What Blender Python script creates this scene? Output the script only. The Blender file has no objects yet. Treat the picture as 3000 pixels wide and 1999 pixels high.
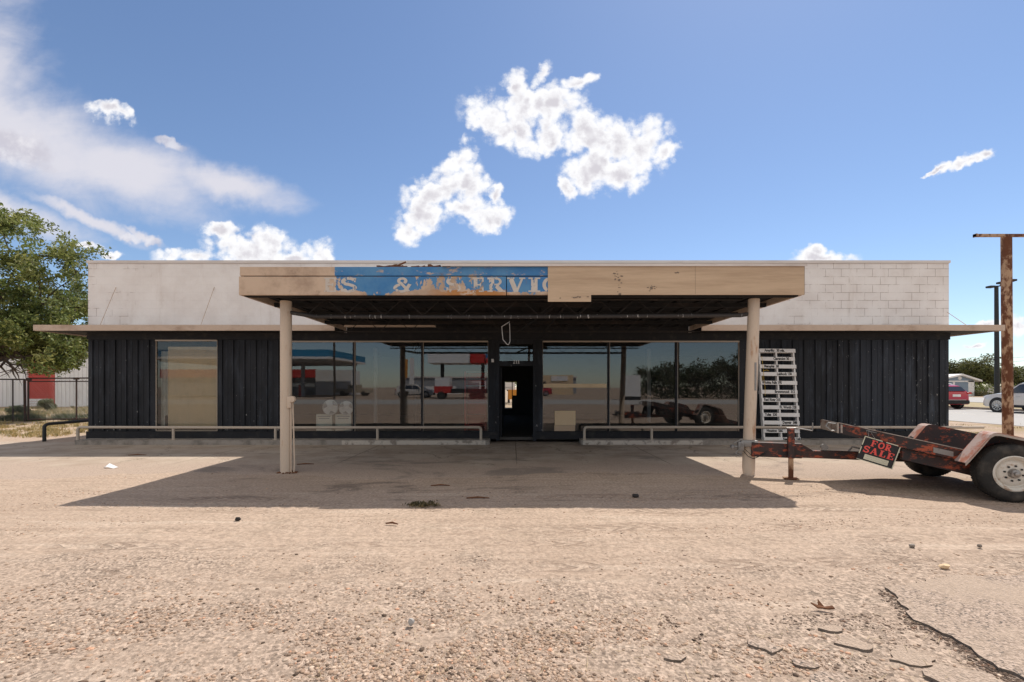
import bpy, bmesh, math, random
import numpy as np
from mathutils.geometry import tessellate_polygon
from mathutils import Vector, Matrix
PI = math.pi
R = math.radians
random.seed(7)
rng = np.random.default_rng(11)
SC = bpy.context.scene
COL = SC.collection

# ------------------------------------------------------------------ camera
F, CX, HY, EYE = 1350.0, 1500.0, 1133.0, 1.464        # focal (px of the 3000 px photo), principal column, horizon row, eye height
cam = bpy.data.cameras.new('camera')
camo = bpy.data.objects.new('camera', cam); COL.objects.link(camo)
camo.location = (0, 0, EYE); camo.rotation_euler = (R(90), 0, 0)
cam.sensor_width = 36; cam.lens = 36*F/3000
cam.shift_y = (HY-999.5)/3000
cam.clip_start = 0.05; cam.clip_end = 5000
SC.camera = camo

# ------------------------------------------------------------------ light
SUNDIR = Vector((0.36, 0.513, 1.0)).normalized()       # towards the sun: behind the building, to the right
EL = math.asin(SUNDIR.z); AZ = math.atan2(SUNDIR.x, SUNDIR.y)
sun = bpy.data.lights.new('sun', 'SUN'); sun.energy = 3.35; sun.angle = R(0.55); sun.color = (1.0, 0.93, 0.84)
suno = bpy.data.objects.new('sun', sun); COL.objects.link(suno)
suno.rotation_euler = SUNDIR.to_track_quat('Z', 'Y').to_euler()
SC.view_settings.view_transform = 'Standard'; SC.view_settings.look = 'None'
SC.view_settings.gamma = 1; SC.view_settings.use_curve_mapping = False
SC.view_settings.exposure = 0.55
SC.cycles.max_bounces = 8; SC.cycles.transparent_max_bounces = 16
SC.cycles.sample_clamp_indirect = 6

# ------------------------------------------------------------------ node helper
class N:
    def __init__(s, tree): s.t = tree; s.n = tree.nodes; s.l = tree.links
    def new(s, kind, **kw):
        n = s.n.new(kind)
        for k, v in kw.items(): setattr(n, k, v)
        return n
    def put(s, sock, v):
        if v is None: return
        if hasattr(v, 'links'): s.l.new(v, sock)
        elif isinstance(v, (tuple, list)) and len(v) == 3 and sock.type == 'RGBA': sock.default_value = (*v, 1)
        else: sock.default_value = v
    def m(s, op, a, b=None, c=None, clamp=False):
        n = s.new('ShaderNodeMath', operation=op); n.use_clamp = clamp
        s.put(n.inputs[0], a); s.put(n.inputs[1], b)
        if c is not None: s.put(n.inputs[2], c)
        return n.outputs[0]
    def vm(s, op, a, b=None):
        n = s.new('ShaderNodeVectorMath', operation=op); s.put(n.inputs[0], a); s.put(n.inputs[1], b)
        return n.outputs[0]
    def mix(s, f, a, b):
        n = s.new('ShaderNodeMix', data_type='RGBA'); s.put(n.inputs[0], f); s.put(n.inputs[6], a); s.put(n.inputs[7], b)
        return n.outputs[2]
    def step(s, v, a, b, to0=0.0, to1=1.0):
        n = s.new('ShaderNodeMapRange', interpolation_type='SMOOTHSTEP'); s.put(n.inputs[0], v)
        for i, q in zip((1, 2, 3, 4), (a, b, to0, to1)): s.put(n.inputs[i], q)
        return n.outputs[0]
    def noise(s, scale, detail=4, rough=.55, vec=None, dist=0, col=False):
        n = s.new('ShaderNodeTexNoise'); s.put(n.inputs['Vector'], vec); n.inputs['Scale'].default_value = scale
        n.inputs['Detail'].default_value = detail; n.inputs['Roughness'].default_value = rough; n.inputs['Distortion'].default_value = dist
        return n.outputs['Color' if col else 'Fac']
    def vor(s, scale, vec=None, feature='F1', out='Distance', rnd=1):
        n = s.new('ShaderNodeTexVoronoi', feature=feature); s.put(n.inputs['Vector'], vec); n.inputs['Scale'].default_value = scale
        n.inputs['Randomness'].default_value = rnd
        return n.outputs[out]
    def comb(s, x, y, z):
        n = s.new('ShaderNodeCombineXYZ'); s.put(n.inputs[0], x); s.put(n.inputs[1], y); s.put(n.inputs[2], z); return n.outputs[0]
    def sep(s, v):
        n = s.new('ShaderNodeSeparateXYZ'); s.put(n.inputs[0], v); return n.outputs
    def scale(s, v, xyz): return s.vm('MULTIPLY', v, xyz)
    def coord(s): return s.new('ShaderNodeTexCoord').outputs['Object']
    def pos(s): return s.new('ShaderNodeNewGeometry').outputs['Position']

# ------------------------------------------------------------------ sky with its clouds (by direction, at infinity)
W = bpy.data.worlds.new('World'); SC.world = W; W.use_nodes = True
w = N(W.node_tree); w.n.clear()
sky = w.new('ShaderNodeTexSky', sky_type='NISHITA'); sky.sun_disc = False
sky.sun_elevation = EL; sky.sun_rotation = AZ; sky.altitude = 900; sky.air_density = 1.0; sky.dust_density = 0.5; sky.ozone_density = 2.0
dx, dy, dz = w.sep(w.new('ShaderNodeTexCoord').outputs['Generated'])
yy = w.m('MAXIMUM', dy, 0.05)
U = w.m('DIVIDE', dx, yy); V = w.m('DIVIDE', dz, yy)
P2 = w.comb(U, V, 0.0)
def blob(px, py, rx, ry, rot=0, P=P2):
    u, v = (px-CX)/F, (HY-py)/F
    n = w.new('ShaderNodeMapping', vector_type='TEXTURE'); w.put(n.inputs[0], P)
    n.inputs[1].default_value = (u, v, 0); n.inputs[2].default_value = (0, 0, R(rot)); n.inputs[3].default_value = (rx/F, ry/F, 1)
    l = w.new('ShaderNodeVectorMath', operation='LENGTH'); w.put(l.inputs[0], n.outputs[0])
    return w.m('SUBTRACT', 1.0, l.outputs['Value'])
def union(bs, P=P2):
    r = None
    for b in bs:
        d = blob(*b, P=P)
        r = d if r is None else w.m('SMOOTH_MAX', r, d, 0.12)
    return r
PUFFS = [(1440,330,74,66,0),(1500,310,60,60,0),(1535,395,50,66,20),(1500,255,45,38,30),(1590,232,20,40,-30),(1690,245,46,20,20),(1640,325,75,62,0),(1585,320,50,40,0),(1720,390,95,70,-10),(1850,425,125,75,-8),
             (1962,438,46,34,0),(1740,490,90,58,10),(1662,552,30,38,0),(1815,500,90,50,25),
             (1345,462,36,60,-30),(1290,560,105,66,30),(1375,535,62,45,-20),(1195,660,48,44,10),(1435,632,58,32,8),(1245,620,72,55,30),(1460,580,22,30,0),(1350,600,70,40,0),(1600,390,50,50,0),(1480,380,60,45,0),
             (640,668,50,22,0),(735,728,120,62,0),(790,700,48,45,0),(930,742,46,40,0),(560,752,90,22,0),(860,760,80,24,0),
             (2410,750,92,24,-3),(2395,728,32,22,0),(2825,474,84,20,19),(2745,499,46,8,25),(2885,455,34,18,5),
             (325,330,66,24,-22),(255,714,45,11,-5),(310,738,40,10,0),(2905,955,45,11,0),(2845,1010,30,7,0),(2985,955,30,30,0)]
def field(P):
    """billows: broad noise plus rounded lobes from inverted cells at two sizes"""
    wp = w.scale(w.vm('SUBTRACT', w.noise(9, 5, .6, P, col=True), (.5, .5, .5)), (.05, .05, 0)); q = w.vm('ADD', P, wp)
    d = w.m('MULTIPLY_ADD', w.noise(13, 3, .5, P), 1.1, -.47)
    d = w.m('ADD', d, w.m('MULTIPLY_ADD', w.vor(26, q), -1.05, .42))
    return w.m('ADD', d, w.m('MULTIPLY_ADD', w.vor(62, q), -.5, .2))
wp0 = w.vm('SUBTRACT', w.noise(9, 5, .6, P2, col=True), (.5, .5, .5))
cum = union(PUFFS, w.vm('ADD', P2, w.scale(wp0, (.085, .085, 0))))
fh = field(P2); fs = field(w.vm('ADD', P2, (.005, .016, 0)))
cd = w.m('ADD', w.m('ADD', cum, fh), w.m('MULTIPLY_ADD', w.noise(60, 7, .68, P2), 1.2, -.36))
n1 = w.noise(11, 7, .62, P2); n2 = w.noise(34, 5, .6, P2)
PW = w.vm('ADD', P2, w.scale(w.vm('SUBTRACT', w.noise(13, 4, .6, P2, col=True), (.5, .5, .5)), (.06, .06, 0)))
cmask = w.step(cd, -.30, .60)
lim = w.step(cum, -.45, -.02); cmask = w.m('MULTIPLY', cmask, lim)
# the thin, wide veil on the left
SP = w.new('ShaderNodeMapping'); w.put(SP.inputs[0], P2); SP.inputs[2].default_value = (0, 0, R(24)); SP.inputs[3].default_value = (1, 3.2, 1)
nv = w.noise(3.2, 7, .58, SP.outputs[0], .4); nv2 = w.noise(9, 6, .6, P2, .6)
veil = union([(60,400,470,185,-20),(370,500,360,130,-22),(680,545,240,66,-14),(-40,590,420,60,-22),(250,640,260,26,-22),(-90,180,240,260,0),(420,690,80,13,-27)], PW)
vd = w.m('ADD', veil, w.m('ADD', w.m('MULTIPLY', w.m('SUBTRACT', nv, .5), 1.0), w.m('MULTIPLY', w.m('SUBTRACT', nv2, .5), .55)))
vmask = w.m('MULTIPLY', w.step(vd, -.15, .85), .93)
puff = union([(40,440,170,80,-14),(500,425,62,20,-22),(380,690,60,16,-10),(450,712,36,12,-24)], PW)
pd = w.m('ADD', puff, w.m('ADD', w.m('MULTIPLY', w.m('SUBTRACT', n1, .5), 1.2), w.m('MULTIPLY', w.m('SUBTRACT', n2, .5), .5)))
pmask = w.m('MULTIPLY', w.step(pd, .05, .6), .75)
shade = w.m('ADD', w.m('MULTIPLY', w.m('SUBTRACT', fs, fh), .75), w.m('MULTIPLY', w.step(cd, .35, 1.35), .8))
core = w.step(shade, -.02, .95)
CK = 6.8
ccol = w.mix(core, (CK*1.02, CK*1.02, CK*1.04), (CK*.70, CK*.675, CK*.725))
pcol = w.mix(w.step(w.noise(12, 5, .6, w.vm('ADD', P2, (1.3, 4.2, 0))), .4, .62), (CK*.88, CK*.86, CK*.9), (CK*.60, CK*.58, CK*.66))
skyc = w.vm('MULTIPLY', sky.outputs[0], (.90, .92, .955))
full = w.mix(vmask, skyc, (CK*.78, CK*.765, CK*.83))
full = w.mix(pmask, full, pcol)
full = w.mix(cmask, full, ccol)
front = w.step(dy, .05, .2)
fill_cloud = w.noise(2.4, 6, .6, w.new('ShaderNodeTexCoord').outputs['Generated'])      # unseen bright cloud added behind the camera to fill the shade
full = w.mix(front, w.mix(w.m('MULTIPLY', w.step(fill_cloud, .36, .56), w.m('MULTIPLY', w.step(dz, .10, .34), w.step(dy, .12, -.1))), skyc, (CK*1.0, CK*.93, CK*.85)), full)
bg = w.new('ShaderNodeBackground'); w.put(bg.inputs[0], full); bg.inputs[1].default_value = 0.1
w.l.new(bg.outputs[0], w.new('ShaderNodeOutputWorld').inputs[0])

# ------------------------------------------------------------------ material helper
MATS = {}
def material(name, fn=None, base=(.5,.5,.5), rough=.8, metal=0.0, spec=.3):
    m = bpy.data.materials.new(name); m.use_nodes = True; n = N(m.node_tree); n.n.clear()
    b = n.new('ShaderNodeBsdfPrincipled'); o = n.new('ShaderNodeOutputMaterial'); n.l.new(b.outputs[0], o.inputs[0])
    b.inputs['Base Color'].default_value = (*base, 1); b.inputs['Roughness'].default_value = rough
    b.inputs['Metallic'].default_value = metal; b.inputs['Specular IOR Level'].default_value = spec
    if fn: fn(n, b, o)
    MATS[name] = m
    return m
def bump(n, b, h, strength=.4, dist=.01):
    k = n.new('ShaderNodeBump'); k.inputs['Strength'].default_value = strength; k.inputs['Distance'].default_value = dist
    n.put(k.inputs['Height'], h); n.l.new(k.outputs[0], b.inputs['Normal'])
def worn(name, base, dark=None, amt=.5, scale=3, rough=.7, metal=0, spec=.3, streak=None, bmp=.15, lo=.5, hi=.7, fine=.12):
    """paint with patches of wear of another colour, plus a little mottling"""
    dark = dark or tuple(c*.6 for c in base)
    def fn(n, b, o):
        c = n.coord()
        if streak: c = n.scale(c, streak)
        f = n.m('MULTIPLY', n.step(n.noise(scale, 8, .65, c), lo, hi), amt)
        col = n.mix(f, base, dark)
        g = n.noise(scale*14, 3, .6, c)
        k = n.m('MULTIPLY_ADD', g, fine*2, 1-fine)
        n.put(b.inputs['Base Color'], n.vm('MULTIPLY', col, n.comb(k, k, k)))
        n.put(b.inputs['Roughness'], n.m('MULTIPLY_ADD', n.noise(scale*3, 3, .5, c), .3, rough-.15))
        if bmp: bump(n, b, n.noise(scale*20, 4, .6, c), bmp, .004)
    return material(name, fn, base, rough, metal, spec)

def m_ground(n, b, o):
    p = n.pos(); x, y, z = n.sep(p)
    nb = n.noise(.35, 5, .6, p); nm = n.noise(1.7, 6, .65, p); nf = n.noise(28, 6, .7, p); ng = n.noise(120, 3, .6, p)
    col = n.mix(n.step(nb, .35, .65), (.50, .395, .315), (.455, .355, .28))
    col = n.mix(n.m('MULTIPLY', n.step(nm, .5, .72), .55), col, (.36, .29, .225))
    # drag streaks left to right (vehicle tracks)
    st = n.noise(1.2, 6, .7, n.scale(p, (.55, 9, 1)), .4)
    near = n.step(n.m('ADD', y, n.m('MULTIPLY', n.m('SUBTRACT', nb, .5), 5)), 5.2, 3.0)
    col = n.mix(n.m('MULTIPLY', n.step(st, .50, .68), .55), col, (.35, .27, .21))
    st2 = n.noise(.9, 7, .7, n.scale(n.vm('ADD', p, (3, 9, 0)), (.35, 6, 1)), .3); col = n.mix(n.m('MULTIPLY', n.step(st2, .52, .66), .5), col, (.60, .50, .41))
    # grit: voronoi grains, light and dark
    vc = n.vor(60, p, out='Color'); gr, gg, gb = n.sep(vc)
    gm = n.m('MULTIPLY', n.step(n.m('ADD', n.m('MULTIPLY', nm, .9), n.m('MULTIPLY', near, .42)), .62, 1.0), .7)
    gcol = n.mix(n.step(gr, .2, .8), (.26, .205, .165), (.60, .48, .39))
    gcol = n.mix(n.step(gg, .84, .9), gcol, (.13, .105, .09))
    col = n.mix(gm, col, gcol)
    sp2 = n.noise(9, 7, .78, n.scale(p, (1, 1.6, 1)))
    col = n.mix(n.m('MULTIPLY', n.step(sp2, .58, .68), .4), col, (.29, .22, .17))
    col = n.mix(n.m('MULTIPLY', n.step(sp2, .46, .36), .5), col, (.58, .48, .39))
    kk = n.m('MULTIPLY_ADD', n.step(nf, .3, .7), .5, .75)
    col = n.vm('MULTIPLY', col, n.comb(kk, kk, kk))
    # dry grassy strip beyond the yard
    dry = n.m('MULTIPLY', n.step(y, 13.5, 15.5), n.step(n.noise(.8, 6, .7, p), .42, .6))
    col = n.mix(n.m('MULTIPLY', dry, .7), col, (.30, .24, .115))
    # oily stains under the canopy
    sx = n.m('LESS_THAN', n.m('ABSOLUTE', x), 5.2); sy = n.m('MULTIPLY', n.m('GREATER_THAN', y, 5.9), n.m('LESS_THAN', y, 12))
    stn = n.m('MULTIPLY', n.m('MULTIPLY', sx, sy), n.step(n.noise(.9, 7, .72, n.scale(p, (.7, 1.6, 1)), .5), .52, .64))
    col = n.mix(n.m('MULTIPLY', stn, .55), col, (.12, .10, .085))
    # tyre tread prints running across the yard
    wob = n.m('MULTIPLY', n.m('SUBTRACT', n.noise(.6, 3, .5, p), .5), .5); tread = None
    for yc, sl, wd, fq in ((4.75, .035, .12, 34), (4.35, .03, .10, 30), (5.5, -.01, .13, 38), (3.75, .06, .11, 28), (6.1, .02, .1, 36)):
        d = n.m('ABSOLUTE', n.m('SUBTRACT', n.m('ADD', y, wob), n.m('MULTIPLY_ADD', x, sl, yc)))
        band = n.step(d, wd, wd*.7)
        lug = n.step(n.m('SINE', n.m('ADD', n.m('MULTIPLY', x, fq), n.m('MULTIPLY', d, 60.0))), .1, .6)
        edge = n.m('MULTIPLY', n.step(d, wd*1.25, wd*.95), n.step(d, wd*.6, wd*.85))
        q = n.m('MULTIPLY', n.m('MAXIMUM', n.m('MULTIPLY', band, lug), n.m('MULTIPLY', edge, .8)), n.step(n.noise(.9, 5, .7, n.vm('ADD', p, (fq, 0, 0))), .46, .62))
        tread = q if tread is None else n.m('MAXIMUM', tread, q)
    col = n.mix(n.m('MULTIPLY', tread, .6), col, (.27, .20, .155))
    col = n.vm('MULTIPLY', col, (.87, .845, .82))
    n.put(b.inputs['Base Color'], col)
    h = n.m('ADD', n.m('SUBTRACT', n.m('MULTIPLY', nf, .5), n.m('MULTIPLY', tread, .8)), n.m('ADD', n.m('MULTIPLY', n.vor(45, p), n.m('MULTIPLY_ADD', gm, .9, .1)), n.m('MULTIPLY', st, .9)))
    bump(n, b, h, .75, .02)
material('ground', m_ground, rough=.95, spec=.1)

def m_apron(n, b, o):
    p = n.pos(); x, y, z = n.sep(p)
    nm = n.noise(1.3, 7, .65, p); nf = n.noise(40, 5, .7, p)
    col = n.mix(n.step(nm, .35, .7), (.455, .375, .30), (.34, .265, .205))
    sand = n.step(n.m('ADD', y, n.m('MULTIPLY', n.m('SUBTRACT', n.noise(.8, 6, .65, p), .5), 3.2)), 9.2, 8.4)
    col = n.mix(sand, col, (.41, .32, .255))
    # joints and cracks
    w1 = n.noise(2, 3, .6, p, col=True)
    pj = n.vm('ADD', p, n.scale(w1, (.02, .02, 0)))
    jx, jy, jz = n.sep(pj)
    def line(v, at, wd): return n.m('LESS_THAN', n.m('ABSOLUTE', n.m('SUBTRACT', v, at)), wd)
    jn = line(jy, 10.1, .012)
    for a in (-9.4, -6.4, -3.3, 0.1, 3.0, 5.2, 7.1, 9.0): jn = n.m('MAXIMUM', jn, line(jx, a, .010))
    wob = n.vm('ADD', p, n.scale(n.noise(1.1, 6, .7, p, col=True), (1.3, 1.3, 0)))
    ck = n.m('LESS_THAN', n.vor(.42, wob, feature='DISTANCE_TO_EDGE'), .0035)
    jn = n.m('MULTIPLY', n.m('MAXIMUM', jn, ck), n.m('SUBTRACT', 1.0, sand))
    col = n.mix(n.m('MULTIPLY', jn, .75), col, (.10, .085, .07))
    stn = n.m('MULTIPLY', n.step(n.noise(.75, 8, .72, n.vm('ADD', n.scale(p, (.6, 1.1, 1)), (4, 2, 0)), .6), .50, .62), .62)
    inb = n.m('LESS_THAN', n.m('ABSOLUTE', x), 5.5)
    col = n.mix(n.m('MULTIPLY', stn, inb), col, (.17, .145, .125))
    vc = n.sep(n.vor(75, p, out='Color'))[0]
    col = n.mix(n.m('MULTIPLY', n.step(vc, .8, .9), n.m('MULTIPLY_ADD', sand, .4, .12)), col, (.16, .13, .11))
    k = n.m('MULTIPLY_ADD', nf, .3, .85); col = n.vm('MULTIPLY', col, n.comb(k, k, k))
    n.put(b.inputs['Base Color'], col)
    bump(n, b, n.m('SUBTRACT', n.m('MULTIPLY', nf, .5), jn), .4, .01)
material('apron_concrete', m_apron, rough=.9, spec=.15)

def m_asphalt(n, b, o):
    p = n.pos()
    vr, vg, vb = n.sep(n.vor(85, p, out='Color'))
    col = n.mix(n.step(vr, .15, .9), (.30, .23, .18), (.52, .405, .325))
    col = n.mix(n.step(vg, .84, .92), col, (.13, .11, .095))
    col = n.mix(n.m('MULTIPLY', n.step(n.noise(1.6, 6, .65, p), .40, .60), .75), col, (.45, .35, .27))
    n.put(b.inputs['Base Color'], col)
    bump(n, b, n.m('ADD', n.vor(70, p), n.noise(30, 5, .7, p)), .8, .012)
material('dusty_asphalt', m_asphalt, rough=.92, spec=.15)
def m_asphalt_edge(n, b, o):
    p = n.pos()
    n.put(b.inputs['Base Color'], n.mix(n.noise(30, 5, .7, p), (.09, .075, .065), (.30, .245, .20)))
    bump(n, b, n.noise(40, 5, .7, p), .9, .02)
material('broken_asphalt', m_asphalt_edge, rough=.95)
worn('road', (.40, .385, .365), (.33, .32, .305), .6, .8, .9, streak=(.3, 3, 1), bmp=.2)
worn('pebble_base', (.4, .33, .26))
def m_pebble(n, b, o):
    a = n.new('ShaderNodeAttribute', attribute_name='tint')
    k = n.m('MULTIPLY_ADD', n.noise(90, 3, .6, n.pos()), .5, .75)
    n.put(b.inputs['Base Color'], n.vm('MULTIPLY', a.outputs['Color'], n.vm('MULTIPLY', n.comb(k, k, k), (.95, .89, .84))))
material('pebbles', m_pebble, rough=.88, spec=.12)

def m_cmu(n, b, o):
    p = n.coord(); x, y, z = n.sep(p)
    br = n.new('ShaderNodeTexBrick'); n.put(br.inputs['Vector'], n.comb(n.m('ADD', x, y), z, 0.0))
    br.inputs['Scale'].default_value = 1; br.inputs['Brick Width'].default_value = .41; br.inputs['Row Height'].default_value = .2065
    br.inputs['Mortar Size'].default_value = .0045; br.inputs['Mortar Smooth'].default_value = .3
    mort = br.outputs['Fac']
    nm = n.noise(1.1, 6, .65, p); nh = n.noise(2.6, 6, .75, n.vm('ADD', p, (7, 3, 1)))
    right = n.step(x, 4.5, 9.5, .0, .15); left = n.step(x, -9.2, -10.8, 0, .1)
    open_ = n.step(n.m('ADD', n.m('ADD', n.m('MULTIPLY', nm, .5), n.m('MULTIPLY', nh, .5)), n.m('ADD', right, left)), .575, .67)
    col = n.mix(n.step(nm, .35, .7), (.82, .775, .74), (.71, .65, .61))
    col = n.mix(n.m('MULTIPLY', mort, n.m('MULTIPLY_ADD', open_, .85, .035)), col, (.24, .17, .13))
    st = n.noise(2.2, 7, .7, n.scale(p, (1.2, 1, .22)))
    col = n.mix(n.m('MULTIPLY', n.step(st, .54, .74), .38), col, (.52, .43, .36))
    n.put(b.inputs['Base Color'], col)
    bump(n, b, n.m('SUBTRACT', n.m('MULTIPLY', n.noise(30, 4, .6, p), .35), n.m('MULTIPLY', mort, n.m('MULTIPLY_ADD', open_, .8, .3))), .6, .008)
material('painted_block', m_cmu, rough=.8)

def m_black(n, b, o):
    p = n.coord(); x, y, z = n.sep(p)
    nm = n.noise(1.6, 6, .6, n.scale(p, (1.5, 1, .5)))
    col = n.mix(n.step(nm, .35, .75), (.016, .017, .020), (.032, .034, .040))
    sp = n.noise(13, 5, .72, n.scale(p, (1.4, 1, .6)))
    chip = n.step(n.m('ADD', sp, n.m('ADD', n.step(x, 7.2, 10.5, 0, .035), n.step(z, 1.0, .2, 0, .04))), .67, .70)
    fade = n.step(n.noise(2.3, 7, .7, n.scale(p, (1.8, 1, .35))), .5, .72); col = n.mix(n.m('MULTIPLY', fade, n.step(x, -2, 9, .5, .95)), col, (.072, .084, .105))
    col = n.mix(chip, col, (.45, .43, .41))
    # the panels at the right are faded to a bluish grey
    band = n.m('MULTIPLY', n.step(n.noise(.9, 3, .5, n.scale(p, (1, 1, .3))), .42, .6), n.step(x, 6.8, 8.2))
    col = n.mix(n.m('MULTIPLY', band, .55), col, (.045, .053, .068))
    n.put(b.inputs['Base Color'], col)
    n.put(b.inputs['Roughness'], n.m('MULTIPLY_ADD', nm, .25, .5))
    bump(n, b, n.noise(5, 4, .6, p), .25, .02)
material('black_siding', m_black, rough=.5, spec=.22)
worn('black_paint', (.018, .018, .021), (.05, .045, .04), .8, 4, .65)
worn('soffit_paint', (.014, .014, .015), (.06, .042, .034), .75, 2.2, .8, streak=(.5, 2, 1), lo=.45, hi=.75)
worn('joist_paint', (.028, .024, .022), (.08, .06, .05), .6, 6, .7)
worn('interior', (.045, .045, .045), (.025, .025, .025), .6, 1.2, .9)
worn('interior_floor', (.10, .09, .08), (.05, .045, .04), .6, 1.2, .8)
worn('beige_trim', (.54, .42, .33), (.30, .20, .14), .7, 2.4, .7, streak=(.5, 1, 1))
worn('cap_metal', (.68, .62, .58), (.40, .33, .28), .5, 1.6, .6, streak=(.4, 1, 4))
worn('post_paint', (.62, .50, .39), (.38, .18, .08), .85, 4, .6, streak=(2.2, 2.2, .45), lo=.57, hi=.72)
worn('chipped_wood', (.22, .17, .13), (.10, .08, .06), .6, 9, .9)
worn('rail_paint', (.50, .42, .34), (.24, .14, .09), .8, 7, .6, streak=(.5, 1, 1), lo=.60, hi=.74)
worn('curb_concrete', (.34, .30, .26), (.16, .14, .12), .8, 3.4, .9, bmp=.5, lo=.42, hi=.68)
worn('curb_paint', (.56, .50, .43), (.22, .18, .15), .85, 6, .85, bmp=.5, lo=.5, hi=.62)
worn('plywood', (.58, .43, .295), (.40, .28, .185), .8, 1.5, .75, streak=(.4, 1, 5), bmp=.1, lo=.35, hi=.75, fine=.1)
worn('rust_pole', (.42, .27, .17), (.13, .05, .025), 1, 3.4, .85, streak=(1.6, 1.6, .8), lo=.42, hi=.54, bmp=.5)
worn('dark_pipe', (.02, .022, .022), (.06, .04, .03), .7, 6, .5)
worn('white_paint', (.74, .71, .68), (.55, .50, .45), .6, 5, .6)
worn('black_letter', (.015, .015, .015))
worn('cardboard', (.72, .54, .34), (.62, .46, .29), .7, 4, .85)
worn('cream_box', (.80, .76, .66), (.66, .60, .50), .5, 5, .7)
worn('rubber', (.024, .023, .022), (.13, .11, .09), .7, 5, .75, lo=.45, hi=.8)
worn('rim_paint', (.66, .62, .55), (.34, .20, .12), .8, 9, .5, lo=.55, hi=.68)
worn('hub_metal', (.35, .33, .31), (.12, .09, .07), .8, 14, .4, metal=.6)
def m_trailer(n, b, o):
    p = n.coord()
    a = n.noise(6, 8, .72, n.scale(p, (1, 1, 1.8)))
    col = n.mix(n.step(n.noise(1.7, 4, .6, p), .35, .7), (.022, .020, .022), (.055, .026, .022))
    col = n.mix(n.m('MULTIPLY', n.step(a, .51, .62), .88), col, (.42, .085, .035))
    n.put(b.inputs['Base Color'], col); bump(n, b, a, .3, .006)
material('trailer_paint', m_trailer, rough=.55, spec=.4)
worn('fender_top', (.42, .32, .285), (.34, .12, .07), .9, 4.5, .6, lo=.44, hi=.60)
worn('steel_edge', (.40, .35, .31), (.16, .06, .035), .8, 8, .45, metal=.3, lo=.5, hi=.64)
worn('galvanised', (.28, .27, .26), (.12, .10, .09), .6, 8, .45, metal=.5)
worn('sign_black', (.02, .02, .023), (.05, .05, .055), .5, 8, .4)
worn('sign_red', (.75, .10, .085), (.62, .08, .07), .4, 8, .5)
worn('sign_cream', (.62, .60, .47), (.5, .47, .36), .5, 9, .6)
worn('bark', (.075, .055, .042), (.03, .022, .018), .8, 8, .95, bmp=.8)
def m_leaf(name, c1, c2, c3):
    def fn(n, b, o):
        oi = n.new('ShaderNodeAttribute', attribute_name='tint')
        n.put(b.inputs['Base Color'], oi.outputs['Color'])
        tr = n.new('ShaderNodeBsdfTranslucent'); n.l.new(oi.outputs['Color'], tr.inputs[0])
        ms = n.new('ShaderNodeMixShader'); ms.inputs[0].default_value = .35
        n.l.new(b.outputs[0], ms.inputs[1]); n.l.new(tr.outputs[0], ms.inputs[2]); n.l.new(ms.outputs[0], o.inputs[0])
    return material(name, fn, rough=.55, spec=.35)
m_leaf('leaves', 0, 0, 0)
worn('corrugated_white', (.84, .83, .82), (.58, .56, .54), .6, 1.5, .5, streak=(2, 2, .4))
worn('red_door', (.50, .07, .055), (.38, .05, .04), .7, 2, .55, streak=(.3, 1, 5))
worn('fence_metal', (.055, .04, .035), (.15, .06, .035), .7, 9, .7)
worn('blue_siding', (.23, .29, .36), (.19, .24, .30), .5, 2, .8)
worn('white_trim', (.78, .76, .74))
worn('wall_stucco', (.66, .63, .61), (.55, .52, .50), .6, .6, .9)
worn('paper', (.8, .8, .8), (.7, .7, .7))
worn('rock_dark', (.035, .03, .028), (.07, .06, .05))
worn('bark_chip', (.16, .07, .035), (.08, .035, .02), .8, 20, .9)
worn('yellow_rope', (.65, .42, .06))
worn('blue_paint', (.03, .17, .42), (.05, .25, .5))
worn('teal_canopy', (.03, .22, .40), (.05, .27, .45))
worn('store_red', (.55, .035, .03))
worn('grey_metal', (.30, .31, .32))
worn('orange_paint', (.65, .28, .05))
worn('tan_truck', (.42, .35, .26))
def paint(name, c, rough=.25):
    def fn(n, b, o):
        b.inputs['Coat Weight'].default_value = .6; b.inputs['Coat Roughness'].default_value = .08
        k = n.m('MULTIPLY_ADD', n.noise(6, 4, .6, n.coord()), .1, .95)
        n.put(b.inputs['Base Color'], n.vm('MULTIPLY', c, n.comb(k, k, k)))
    return material(name, fn, c, rough)
paint('red_car_paint', (.42, .018, .03)); paint('silver_car_paint', (.56, .52, .48))
worn('car_plastic', (.02, .02, .022), (.035, .035, .035))
worn('alloy', (.5, .5, .5), (.4, .4, .4), metal=.6, rough=.35)
material('car_glass', base=(.015, .02, .028), rough=.06, spec=.7)
material('tail_red', base=(.45, .02, .02), rough=.2, spec=.5)
material('lamp_lens', base=(.7, .72, .75), rough=.15, spec=.6)
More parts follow.
